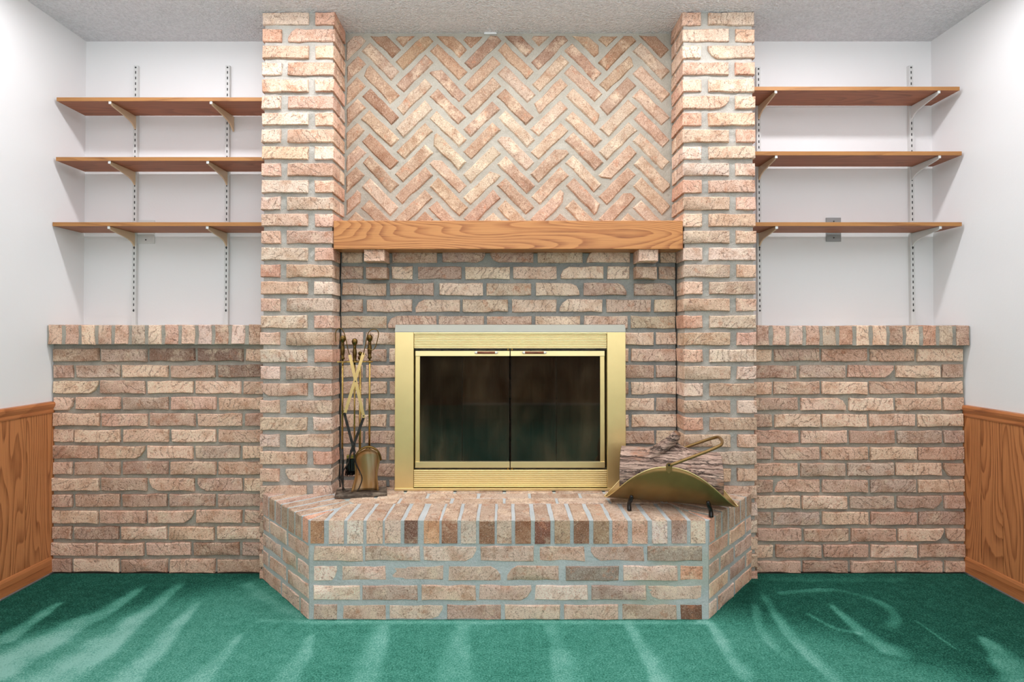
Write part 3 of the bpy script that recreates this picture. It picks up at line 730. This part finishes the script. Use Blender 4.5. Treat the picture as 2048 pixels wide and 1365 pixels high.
RPX = [(618.5, 648), (657.4, 687), (695, 726), (733, 764.6), (770, 801), (808.5, 835), (848, 878), (883.5, 915), (921.5, 952), (958, 989), (994, 1023), (1030, 1062), (1070, 1101),
       (1109, 1139.5), (1148, 1178), (1187, 1218), (1225, 1255), (1264, 1295), (1304, 1334.5), (1343, 1374), (1382, 1411)]
for k, (a, b) in enumerate(RPX):
    xa, xb = xat(a, Y_HE, 1060), xat(b, Y_HE, 1060)
    p = [(xa, Y_HE - .001), (xb, Y_HE - .001), (xb, Y_HE + ringd), (xa, Y_HE + ringd)]
    # mitre lines from the corners
    p = clip(p, -1, tn, -(A0[0]) + tn * Y_HE - .005) if True else p
    p = clip(p, 1, tn, A1[0] + tn * Y_HE - .005)
    if len(p) > 2: plan_brick(p, gain([ROWC[k]], 1.14)[0], top=rnd.choice(topc))
for s, (Bp, Ap) in ((-1, (B0, A0)), (1, (B1, A1))):
    d = (Vector(Ap) - Vector(Bp)); L = d.length; d.normalize()
    inn = Vector((-d.y, d.x));
    if inn.y < 0: inn = -inn
    n = 7; stp = L / n
    for k in range(-3, n):
        a, b = Vector(Bp) + d * (k * stp + (.0085 if k else 0.0)), Vector(Bp) + d * ((k + 1) * stp - .0085 - (.006 if k == n - 1 else 0))
        p = [tuple(a), tuple(b), tuple(b + inn * .205), tuple(a + inn * .205)]
        p = clip(p, 0, 1, Y_PIL - .001)
        if s < 0: p = clip(p, 1, -tn, A0[0] - tn * Y_HE - .005)
        else: p = clip(p, -1, -tn, -A1[0] - tn * Y_HE - .005)
        if len(p) > 2 and abs(area2(p)) > 0.0006: plan_brick(p, rnd.choice(topc + [(200, 168, 150)]) if k < n - 1 else (214, 160, 132))
# stretchers behind the ring
yy = Y_HE + ringd + .008; row = 0
while yy < Y_FIRE - .02:
    y1 = min(yy + .062, Y_FIRE - .002)
    xx = -1.02 + (0.1 if row % 2 else 0)
    while xx < 1.02:
        p = [(xx, yy), (xx + .192, yy), (xx + .192, y1), (xx, y1)]
        if yy < Y_PIL - 0.01:
            p = clip(p, 0, 1, Y_PIL - .001) if y1 > Y_PIL and (xx < XPI_L or xx + .19 > XPI_R) else p
        else:
            p = clip(p, -1, 0, -XPI_L - .001); p = clip(p, 1, 0, XPI_R - .001) if p else p
        # keep clear of the chamfer rings (their inner edge lies parallel to the chamfer)
        e0 = (Vector(A0) - Vector(B0)).normalized(); n0 = Vector((-e0.y, e0.x)); n0 = -n0 if n0.y < 0 else n0
        if p: p = clip(p, -n0.x, -n0.y, -(n0.dot(Vector(B0)) + .212))
        e1 = (Vector(A1) - Vector(B1)).normalized(); n1 = Vector((-e1.y, e1.x)); n1 = -n1 if n1.y < 0 else n1
        if p: p = clip(p, -n1.x, -n1.y, -(n1.dot(Vector(B1)) + .212))
        if len(p) > 2 and abs(area2(p)) > 0.0008: plan_brick(p, rnd.choice(topc))
        xx += .203
    yy += .070; row += 1

# ------------------------------------------------------------------ brass fireplace doors
YS = 2.372
root = empty('fireplace_doors', (0, YS, zh), 0, 'brass fireplace surround with two smoked glass doors in the brick wall', 'fireplace')
def sx(p): return xat(p, YS)
def sz(p): return zat(p, YS) - zh
zb0 = 0.002
BK = Y_FIRE - YS - 0.003      # back of the surround
for a, b in ((790, 827.5), (1214, 1251)):
    box('side_frame', sx(a), sx(b), 0, BK, zb0, sz(665), M['brass'], root, .0015)
# sloped top rail facing a little upward
bm = bmesh.new()
prof = [(0.0, sz(665)), (0.0, sz(664)), (0.011, sz(650)), (BK, sz(649)), (BK, sz(665))]
extrude_poly(bm, prof, lambda p, k: (sx(790) if not k else sx(1251), p[0], p[1])); obj('top_rail', bm, M['brass_glare'], root)
def grille(z0, z1, n, name):
    bm = bmesh.new(); x0, x1 = sx(828), sx(1213.5)
    prof = [(BK * .5, z0)]
    st = (z1 - z0) / n
    for i in range(n):
        za = z0 + st * i
        prof += [(0.010, za + st * .02), (0.010, za + st * .18)]
        for k in range(7):
            a = -PI / 2 + PI * k / 6
            prof.append((0.010 - 0.0052 * math.cos(a), za + st * (.60 + .38 * math.sin(a))))
    prof.append((BK * .5, z1))
    A = [bm.verts.new((x0, p[0], p[1])) for p in prof]; B = [bm.verts.new((x1, p[0], p[1])) for p in prof]
    for i in range(len(prof) - 1): bm.faces.new((A[i], A[i + 1], B[i + 1], B[i]))
    bm.faces.new(A[::-1]); bm.faces.new(B)
    o = obj(name, bm, M['brass_h'], root); o['kind'] = 'stuff'; return o
grille(sz(697.5), sz(667), 9, 'upper_grille'); grille(sz(976), sz(941), 9, 'lower_grille')
box('grille_rail', sx(827.5), sx(1214), 0.004, .02, sz(667.5), sz(665), M['brass_h'], root)
box('bottom_rail', sx(790), sx(1251), -0.004, .02, zb0, sz(977), M['brass_h'], root, .001)
box('door_track', sx(828), sx(1214), 0.022, BK, sz(701.5), sz(697), M['iron'], root)
box('door_track', sx(828), sx(1214), 0.022, BK, sz(942), sz(938), M['iron'], root)
for s, (a, b, ga, gb) in ((-1, (830, 1019.5, 839, 1018)), (1, (1021, 1210, 1022.5, 1201))):
    dn = empty('door', (0, 0, 0)); dn.parent = root
    box('door_rail', sx(a), sx(b), 0.010, 0.026, sz(713), sz(702.5), M['brass_h'], dn, .001)
    box('door_rail', sx(a), sx(b), 0.010, 0.026, sz(937.5), sz(925.5), M['brass_h'], dn, .001)
    if s < 0: box('door_stile', sx(a), sx(ga), 0.014, 0.026, sz(925.5), sz(713), M['brass'], dn, .001)
    else: box('door_stile', sx(gb), sx(b), 0.014, 0.026, sz(925.5), sz(713), M['brass'], dn, .001)
    # two tempered panes per bi-fold door
    fold = 924 if s < 0 else 1113
    for i, (p, q) in enumerate(((ga, fold - .6), (fold + .6, gb))):
        g = box('glass_pane', sx(p), sx(q), 0.019, 0.022, sz(926), sz(712), M['glass'], dn)
        tw = rnd.uniform(-.004, .004)
    h0, h1 = (950, 995) if s < 0 else (1045, 1092)
    zc = sz(705.6); bm = bmesh.new(); tube(bm, [(sx(h0 + 5), -.010, zc), (sx((h0 + h1) / 2), -.013, zc), (sx(h1 - 5), -.010, zc)], .0052, 10)
    hd = obj('handle', bm, M['handle_wood'], root, smooth=True); hd['label'] = 'brown wooden grip'
    for p in (h0 + 3, h1 - 3):
        bm = bmesh.new(); tube(bm, [(sx(p - 3.5), -.008, zc), (sx(p - 1), -.010, zc), (sx(p + 1), -.010, zc), (sx(p + 3.5), -.008, zc)], [.0025, .0056, .0056, .0030], 10)
        tube(bm, [(sx(p), -.008, zc), (sx(p), .010, zc)], .003, 8); obj('handle_cap', bm, M['ivory'], hd, smooth=True)
for p in (1016, 1024):
    for py in (699.5, 940):
        bm = bmesh.new(); tube(bm, [(sx(p), .012, sz(py + 1.6)), (sx(p), .012, sz(py - 1.6))], .004, 8); obj('pivot', bm, M['rod'], root)
# pleated spark curtains behind the glass
for s, (a, b) in ((-1, (832, 1019)), (1, (1021, 1208))):
    bm = bmesh.new(); n = 60; A = []; B = []
    for i in range(n + 1):
        x = sx(a) + (sx(b) - sx(a)) * i / n; y = 0.062 + 0.006 * math.sin(i * .9) + .003 * math.sin(i * 2.3)
        A.append(bm.verts.new((x, y, sz(932)))); B.append(bm.verts.new((x, y, sz(704))))
    for i in range(n): bm.faces.new((A[i], A[i + 1], B[i + 1], B[i]))
    obj('spark_curtain', bm, M['curtain'], root, smooth=True)

# ------------------------------------------------------------------ shelves, brackets, standards, plates
Ysh, Ysb = 2.392, 2.556
xs_l, xs_r = (XL + .009, XPO_L - .003), (XPO_R + .003, XR - .009)
SH = [('left', 'topmost', -1, ZC + .972, ZC + .987, 0), ('left', 'middle', -1, ZC + .721, ZC + .736, 1), ('left', 'lowest', -1, ZC + .4475, ZC + .463, 2),
      ('right', 'topmost', 1, ZC + 1.017, ZC + 1.032, 0), ('right', 'middle', 1, ZC + .744, ZC + .760, 1), ('right', 'lowest', 1, ZC + .4475, ZC + .463, 2)]
STD = {-1: [(272, 'left', 'standard nearest the left wall'), (455.5, 'right', 'beside the left pillar')],
       1: [(1516.5, 'left', ''), (1821.5, 'right', '')]}
def bracket_mesh():
    L, Hh = Ysb - Ysh - 0.004 + .012, 0.066
    pts = [(0, 0), (0, -0.010), (L * .06, -0.0145), (L * .30, -0.021), (L * .55, -0.028), (L * .72, -0.034), (L * .84, -0.043), (L * .93, -0.056), (L * .985, -Hh), (L, -Hh), (L, 0)]
    bm = bmesh.new(); extrude_poly(bm, pts, lambda p, k: (-.0032 if not k else .0032, p[0], p[1]))
    bmesh.ops.recalc_face_normals(bm, faces=bm.faces[:])
    es = [e for e in bm.edges if abs(e.verts[0].co.x - e.verts[1].co.x) < 1e-6]
    bmesh.ops.bevel(bm, geom=es, offset=.0008, segments=1, affect='EDGES')
    me = bpy.data.meshes.new('shelf_bracket'); bm.to_mesh(me); bm.free(); return me
BM_ = {'tan_lit': bracket_mesh(), 'rail': bracket_mesh()}
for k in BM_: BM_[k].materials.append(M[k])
flange = bmesh.new(); bx(flange, -.0055, .0055, -.002, .0, -.011, .001, .0007); flange_me = bpy.data.meshes.new('bracket_lip'); flange.to_mesh(flange_me); flange.free(); flange_me.materials.append(M['rail'])
for side, lev, s, z0, z1, k in SH:
    x0, x1 = xs_l if s < 0 else xs_r
    if s < 0: x0 += (0.004, 0.004, -0.007)[k]
    else: x1 -= (0.008, 0.002, 0.005)[k]
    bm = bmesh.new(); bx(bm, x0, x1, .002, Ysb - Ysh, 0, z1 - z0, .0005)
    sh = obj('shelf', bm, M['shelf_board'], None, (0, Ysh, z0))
    props(sh, f'{lev} oak veneered shelf in the {side} alcove beside the {side} pillar', 'shelf', 'oak shelves in the two alcoves')
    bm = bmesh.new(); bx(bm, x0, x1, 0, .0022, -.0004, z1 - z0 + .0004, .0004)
    obj('lit_edge', bm, M['shelf_edge_lit'], sh)
    for j, (px, sd, _) in enumerate(STD[s]):
        X = xat(px, YB); dx = {(-1, 1, 0): .012, (-1, 1, 1): 0, (-1, 1, 2): 0}.get((s, j, k), 0.0)
        mt = 'tan_lit' if s < 0 or j == 0 else 'rail'
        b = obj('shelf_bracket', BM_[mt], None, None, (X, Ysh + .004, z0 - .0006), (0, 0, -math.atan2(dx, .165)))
        b.location.x = X - 0 + dx; 
        colr = 'tan_lit' if mt == 'tan_lit' else 'white'
        props(b, f'{colr} steel bracket under the {lev} shelf of the {side} alcove, {sd} one of its pair', 'bracket', 'steel shelf brackets')
        obj('bracket_lip', flange_me, None, b)
for s in (-1, 1):
    for j, (px, sd, _) in enumerate(STD[s]):
        X = xat(px, YB); zt = zat(134 if (s, j) != (1, 0) else 137, YB); zb = zat(648, YB) - .015
        zb = max(zb, zat(650, Y_CAP) + .001)
        bm = bmesh.new()
        bx(bm, -.009, -.0065, -.0145, 0, 0, zt - zb); bx(bm, .0065, .009, -.0145, 0, 0, zt - zb); bx(bm, -.009, .009, -.0160, -.0145, 0, zt - zb)
        al = 'left' if s < 0 else 'right'
        st = obj('shelf_standard', bm, M['rail'], None, (X, YB, zb))
        props(st, f'white slotted shelf standard on the {al} alcove wall, ' + ('closer to the brick pillar' if (s < 0) == (j == 1) else 'closer to the side wall'), 'shelf standard', 'slotted shelf standards')
        bm = bmesh.new(); z = zt - zb - .030; n = 0
        while z > (zat(622, YB) - zb):
            bx(bm, -.0022, .0022, -.0165, -.0159, z - .008, z + .004); z -= .0254; n += 1
        for zz in (zt - zb - .010, zat(622, YB) - zb, zat(499, YB) - zb + .006):
            lathe_bm = bmesh.ops.create_circle(bm, cap_ends=True, radius=.0042, segments=10, matrix=Matrix.Translation((0, -.0167, zz)) @ Matrix.Rotation(PI / 2, 4, 'X'))
        o = obj('slots', bm, M['dark'], st); o['kind'] = 'stuff'
for (xa, ya, xb, yb, mat, lab) in ((277, 441, 310, 488, 'plate_grey', 'blank grey cover plate behind the lowest left shelf'), (1651, 436, 1681, 484, 'plate_grey', 'blank grey cover plate behind the lowest right shelf')):
    X0, Z1 = PX(xa, ya, YB); X1, Z0 = PX(xb, yb, YB)
    bm = bmesh.new(); bx(bm, X0, X1, -.006, 0, 0, Z1 - Z0, .0015)
    p = obj('cover_plate', bm, M['rail'] if xa < 500 else M[mat], None, (0, YB, Z0)); props(p, lab, 'cover plate')
    for fz in (.16, .84):
        bm = bmesh.new(); bmesh.ops.create_cone(bm, cap_ends=True, segments=10, radius1=.003, radius2=.003, depth=.002, matrix=Matrix.Translation(((X0 + X1) / 2, -.0066, (Z1 - Z0) * fz)) @ Matrix.Rotation(PI / 2, 4, 'X'))
        obj('screw', bm, M['dark'], p)

# ------------------------------------------------------------------ fireplace tools
bA, bB = PZ(669, 999, zh), PZ(774, 993, zh)
ang = math.atan2(bB[1] - bA[1], bB[0] - bA[0]); bwid = math.hypot(bB[0] - bA[0], bB[1] - bA[1])
stand = empty('tool_stand', ((bA[0] + bB[0]) / 2, (bA[1] + bB[1]) / 2, zh + .0015), ang, 'brass fireplace tool stand on a dark rectangular base, against the left pillar', 'tool stand')
SO = Vector(((bA[0] + bB[0]) / 2, (bA[1] + bB[1]) / 2, zh))
BD = 0.105
bm = bmesh.new(); bx(bm, -bwid / 2, bwid / 2, 0, BD, 0, .011, .002); obj('base', bm, M['base'], stand)
Rm = Matrix.Rotation(ang, 3, 'Z')
def st_local(px, py, yl):
    """stand-local point whose local depth is yl and whose image is px, py"""
    Y = SO.y + yl
    for _ in range(6):
        X, Z = PX(px, py, Y); v = Rm.inverted() @ (Vector((X, Y, Z)) - SO)
        Y += yl - v.y
    return Rm.inverted() @ (Vector((*PX(px, py, Y)[:1], Y, PX(px, py, Y)[1])) - SO)
pole_x = st_local(720, 850, .055)
ztop = st_local(720, 722, .055).z
bm = bmesh.new(); tube(bm, [(pole_x.x, .055, .011), (pole_x.x, .055, ztop)], .0048, 10); obj('pole', bm, M['rod'], stand, smooth=True)
bm = bmesh.new(); lathe(bm, [(.004, 0), (.007, .003), (.010, .010), (.007, .017), (.004, .020), (.008, .024), (.009, .030), (.004, .036)], 14, (pole_x.x, .055, ztop)); obj('finial', bm, M['antique_dark'], stand, smooth=True)
a, b = st_local(674, 725, .050), st_local(745, 725, .050)
bm = bmesh.new(); bx(bm, a.x, b.x, .047, .062, ztop - .008, ztop - .003, .001); obj('hanger_bar', bm, M['rod'], stand)
for px in (686, 711, 739):
    q = st_local(px, 725, .045)
    bm = bmesh.new(); tube(bm, spline([(q.x - .010, .047, ztop - .0055), (q.x - .012, .034, ztop - .0055), (q.x, .026, ztop - .0055), (q.x + .012, .034, ztop - .0055), (q.x + .010, .047, ztop - .0055)], 5), .0022, 6)
    obj('hook', bm, M['rod'], stand, smooth=True)
    bm = bmesh.new(); tube(bm, [(q.x, .026, ztop - .0055), (q.x, .022, ztop - .005)], .0022, 6); bm.free()
def w(v): return SO + Rm @ Vector(v)
PROF = [(.0045, -.058), (.0085, -.055), (.0085, -.050), (.006, -.046), (.0072, -.036), (.0085, -.022), (.0078, -.008), (.0052, .002), (.0072, .006), (.0050, .010),
        (.0072, .013), (.0105, .019), (.0118, .026), (.0105, .033), (.006, .0385), (.003, .0395)]
def tool_handle(parent, loc):
    bm = bmesh.new(); lathe(bm, PROF, 16); return obj('handle', bm, M['antique_dark'], parent, loc, smooth=True)
def tool(name, px, ytop, ybot, label, cat, yl=.034):
    a = st_local(px, ytop, yl); b = st_local(px, ybot, yl)
    e = empty(name, w((a.x, yl, b.z)), ang, label, cat); e['group'] = 'fireplace tools hanging on the stand'
    zz = a.z - b.z
    tool_handle(e, (0, 0, zz - .040))
    return e, zz
# poker
e, zz = tool('poker', 685.5, 671, 984, 'brass fire poker, leftmost tool hanging on the stand', 'poker')
bm = bmesh.new(); tube(bm, [(0, 0, .17), (0, 0, zz - .095)], .0036, 10); obj('rod', bm, M['rod'], e, smooth=True)
bm = bmesh.new(); tube(bm, [(0, 0, .17), (.002, 0, .12), (.001, 0, .06), (.003, 0, .012), (.0035, 0, .0)], [.0042, .0050, .0046, .0036, .0012], 8); tube(bm, [(.001, 0, .055), (-.012, 0, .045), (-.018, 0, .058)], [.0038, .003, .001], 7)
obj('tip', bm, M['iron'], e, smooth=True)
# brush, behind
e, zz = tool('hearth_brush', 709.5, 677, 952, 'fireplace brush with black bristles hanging behind the tongs', 'brush', .036)
bm = bmesh.new(); tube(bm, [(0, 0, .085), (0, 0, zz - .095)], .0034, 10); obj('rod', bm, M['rod'], e, smooth=True)
bm = bmesh.new(); bx(bm, -.030, .018, -.007, .009, .070, .084, .002); obj('ferrule', bm, M['rod'], e)
bm = bmesh.new()
for i in range(150):
    x, y = rnd.uniform(-.029, .017), rnd.uniform(-.006, .008)
    tube(bm, [(x, y, .072), (x * 1.12 + rnd.uniform(-.002, .002), y * 1.3, .036), (x * 1.2 + rnd.uniform(-.003, .003), y * 1.4, rnd.uniform(0, .008))], .0009, 4)
bx(bm, -.028, .016, -.005, .007, .02, .074)
o = obj('bristles', bm, M['black'], e); o['kind'] = 'stuff'
# shovel
e, zz = tool('hearth_shovel', 739.5, 669.5, 986, 'brass fireplace shovel with curved pan, rightmost tool on the stand', 'shovel', .030)
u = .00205
bm = bmesh.new(); tube(bm, [(0, 0, .165), (0, 0, zz - .095)], .0040, 10); obj('rod', bm, M['rod'], e, smooth=True)
bm = bmesh.new(); n, m = 18, 12; G = []
for i in range(n + 1):
    t_ = i / n; z = .010 + .172 * t_
    hw = (.053 - .009 * smooth(0, .38, t_) + .006 * smooth(.38, .75, t_))
    if t_ > .72: hw *= math.sqrt(max(0.02, 1 - ((t_ - .72) / .285) ** 2))
    rowv = []
    for k in range(m + 1):
        uu = k / m * 2 - 1; lip = .020 * abs(uu) ** 3 + .018 * smooth(.86, 1, t_)
        rowv.append(bm.verts.new((uu * hw - .004 - .012 * (1 - t_), -lip + .006, z)))
    G.append(rowv)
for i in range(n):
    for k in range(m): bm.faces.new((G[i][k], G[i][k + 1], G[i + 1][k + 1], G[i + 1][k]))
pan = obj('pan', bm, M['shovel'], e, smooth=True)
md = pan.modifiers.new('thickness', 'SOLIDIFY'); md.thickness = .0022
bm = bmesh.new(); rim = [G_ for G_ in ()]
pts = []
for i in range(0, 25):
    a = PI * i / 24; pts.append((-.005 + .0495 * math.cos(a), -.013, .130 + .056 * math.sin(a)))
tube(bm, pts, [.0045] * len(pts), 8, flat=1.4); obj('collar', bm, M['antique_dark'], e, smooth=True)
# tongs, in front
tg = empty('fire_tongs', w((st_local(708, 980, .012).x, .012, 0)), ang, 'scissor fire tongs with brass arms and black legs, crossed in front of the tools', 'tongs'); tg['group'] = 'fireplace tools hanging on the stand'
tx = st_local(708, 980, .012).x
def tl(px, py, yl=.012):
    v = st_local(px, py, yl); return Vector((v.x - tx, yl - .012, v.z))
def strap(a, b, wd, name, mat, yo=0):
    a, b = Vector(a), Vector(b); d = (b - a).normalized(); s_ = Vector((d.z, 0, -d.x)) * wd / 2
    bm = bmesh.new(); P = [a - s_, a - s_ * .9 - d * wd * .35, a + s_ * .9 - d * wd * .35, a + s_, b + s_, b + s_ * .7 + d * wd * .35, b - s_ * .7 + d * wd * .35, b - s_]
    extrude_poly(bm, [(p.x, p.z) for p in P], lambda p, k: (p[0], yo + (0 if not k else .0024), p[1])); return obj(name, bm, mat, tg)
strap(tl(700, 712), tl(727.5, 834), .0118, 'arm', M['tong_brass'], -.003); strap(tl(726.5, 708), tl(690, 826), .0118, 'arm', M['tong_brass'], 0.001)
strap(tl(689, 828), tl(709, 905), .0105, 'leg', M['bar'], -.001); strap(tl(726.5, 838), tl(702, 905), .0105, 'leg', M['bar'], .003)
for q in ((711, 763), (727, 832), (689.5, 829), (706, 896)):
    bm = bmesh.new(); c_ = tl(*q); tube(bm, [c_ + Vector((0, -.007, 0)), c_ + Vector((0, .007, 0))], .0026, 10); obj('rivet', bm, M['iron'], tg)
for pts in ([(700, 713), (696, 700), (690, 672), (684, 659), (676, 658), (671, 667), (672, 684)], [(726.5, 710), (730, 695), (736, 668), (744, 659.5), (753, 660), (757, 668), (753, 688), (748, 699), (742, 700), (733, 697)]):
    bm = bmesh.new(); tube(bm, spline([tl(x, y) for x, y in pts], 6), .0019, 8); obj('grip_loop', bm, M['antique_dark'], tg, smooth=True)
for pts in ([(708, 904), (711, 925), (720, 945), (724, 958), (720, 973), (714, 984)], [(702, 904), (696, 926), (686, 944), (682, 956), (685, 970), (690, 982)]):
    bm = bmesh.new(); tube(bm, spline([tl(x, y) for x, y in pts], 6), [.0040 - .0018 * min(1, i / 14) for i in range((len(pts) - 1) * 6 + 1)], 8); obj('claw', bm, M['iron'], tg, smooth=True)

# ------------------------------------------------------------------ brass log carrier and log
ca = -math.atan2(2.153 - 2.076, .271)
CO = Vector((.607, 2.160, zh))
car = empty('log_carrier', CO, ca, 'brass log carrier with swung-down handle on the right of the hearth', 'log carrier')
aL, R_, lift = .240, .120, .020
def sheet_pt(u, v):
    th = v / R_
    return Vector((u, R_ * math.sin(th) * .88, lift + R_ * 1.32 * (1 - math.cos(th))))
bm = bmesh.new(); n, m = 40, 28; G = []
vmax = R_ * 1.52
for i in range(n + 1):
    u = -aL + 2 * aL * i / n; vm = max(.002, vmax * (1 - abs(u / aL) ** 2.0) ** .68)
    G.append([bm.verts.new(sheet_pt(u, vm * (k / m * 2 - 1))) for k in range(m + 1)])
for i in range(n):
    for k in range(m): bm.faces.new((G[i][k], G[i + 1][k], G[i + 1][k + 1], G[i][k + 1]))
sh_ = obj('sheet', bm, M['antique'], car, smooth=True); md = sh_.modifiers.new('thickness', 'SOLIDIFY'); md.thickness = .0016; md.offset = 0
for sg in (-1, 1):
    pts = []
    for i in range(n + 1):
        u = -aL + 2 * aL * i / n; vm = max(.002, vmax * (1 - abs(u / aL) ** 2.0) ** .68); pts.append(sheet_pt(u, sg * vm))
    bm = bmesh.new(); tube(bm, pts, .0020, 6); obj('rim', bm, M['brass'], car, smooth=True)
# hinges and handle
fp, bp = sheet_pt(0, -vmax), sheet_pt(0, vmax)
for p, sg in ((fp, -1), (bp, 1)):
    bm = bmesh.new()
    prof = [(-.010, -.004), (-.011, -.010), (-.006, -.014), (-.004, -.020), (0, -.0225), (.004, -.020), (.006, -.014), (.011, -.010), (.010, -.004), (.011, .004), (.0085, .012), (0, .0165), (-.0085, .012), (-.011, .004)]
    extrude_poly(bm, prof, lambda q, k: (p.x + q[0], p.y + sg * (.0035 if not k else .0012), p.z + q[1])); obj('hinge_plate', bm, M['antique'], car)
    bm = bmesh.new(); tube(bm, [p + Vector((0, sg * .006, .008)), p + Vector((0, -sg * .002, .008))], .0035, 10); obj('hinge_pin', bm, M['iron'], car)
f0, b0 = fp + Vector((.004, -.004, .008)), bp + Vector((.004, .004, .008))
hl, hzr = .178, .078
bm = bmesh.new()
hp = [f0, f0 + Vector((hl * .50, .004, hzr * .50)), f0 + Vector((hl * .86, .016, hzr * .86)), Vector((f0.x + hl, f0.y + .050, f0.z + hzr)), Vector((f0.x + hl, b0.y - .050, b0.z + hzr)), b0 + Vector((hl * .86, -.016, hzr * .86)), b0 + Vector((hl * .50, -.004, hzr * .50)), b0]
tube(bm, spline(hp, 8), .0056, 10); obj('handle', bm, M['antique'], car, smooth=True)
# four black feet
for sx_, sy_ in ((-1, -1), (1, -1), (-1, 1), (1, 1)):
    x = sx_ * .141; y0 = sy_ * .072
    bm = bmesh.new(); tube(bm, spline([(x - sx_ * .010, sy_ * .094, lift + .036), (x - sx_ * .006, sy_ * .093, lift + .020), (x, sy_ * .090, lift + .004), (x + .001, sy_ * .094, .001)], 5), [.006, .0065, .007, .0075, .0078, .008, .008, .0078, .0075, .0075, .0076, .0078, .008, .0082, .0082, .008][:16], 8)
    obj('foot', bm, M['black'], car, smooth=True)
# log
LC = CO + Matrix.Rotation(ca, 3, 'Z') @ Vector((.003, .018, 0))
lg = empty('log', (LC.x, LC.y, zh + lift + .004), ca + .02, 'short split log with a branch stub lying in the brass carrier', 'log')
bm = bmesh.new(); n, m = 64, 40; LL = .362; rings = []
for i in range(n + 1):
    u = -LL / 2 + LL * i / n; rr = []
    for k in range(m):
        a = 2 * PI * k / m
        base = .094 + .004 * math.sin(2 * a + .5) - .010 * smooth(.0, .19, u) * max(0, math.sin(a))
        # wood swelling up into the branch collar
        base += .022 * math.exp(-((u - .008) / .055) ** 2) * max(0, math.cos(a - PI / 2)) ** 3
        r_ = base + .0052 * mn.noise(Vector((u * 6, math.cos(a) * 5, math.sin(a) * 5))) * 2 - .0045 * max(0, mn.noise(Vector((u * 3 + 7, math.cos(a) * 16, math.sin(a) * 16)))) * 2
        y, z = r_ * math.cos(a), r_ * math.sin(a)
        rr.append(bm.verts.new((u, y, .096 + z * .96)))
    rings.append(rr)
for i in range(n):
    for k in range(m): bm.faces.new((rings[i][k], rings[i][(k + 1) % m], rings[i + 1][(k + 1) % m], rings[i + 1][k]))
obj('bark', bm, M['bark'], lg, smooth=True)
for rr_u, sg in ((-LL / 2, -1), (LL / 2, 1)):
    bm = bmesh.new(); i = 0 if sg < 0 else n
    vs = []
    for k in range(m):
        a = 2 * PI * k / m; u = rr_u
        base = .0925 + .004 * math.sin(2 * a + .5) - .010 * smooth(.0, .19, u) * max(0, math.sin(a))
        r_ = base + .0052 * mn.noise(Vector((u * 6, math.cos(a) * 5, math.sin(a) * 5))) * 2 - .0045 * max(0, mn.noise(Vector((u * 3 + 7, math.cos(a) * 16, math.sin(a) * 16)))) * 2
        vs.append(bm.verts.new((u + sg * .0008, r_ * math.cos(a), .096 + r_ * math.sin(a) * .96)))
    bm.faces.new(vs); obj('cut_end', bm, M['log_end'], lg)
bm = bmesh.new(); tube(bm, spline([(-.080, -.012, .145), (-.030, -.022, .190), (.004, -.026, .222), (.026, -.028, .252)], 5), [.050 - .0017 * i + .0012 * math.sin(i * 2.1) for i in range(16)], 12, flat=.62)
o = obj('branch_stub', bm, M['bark'], lg, smooth=True)
bm = bmesh.new(); tube(bm, [(.0262, -.028, .2522), (.0290, -.0282, .2560)], [.0235, .018], 12, flat=.62); obj('stub_end', bm, M['log_end'], lg)
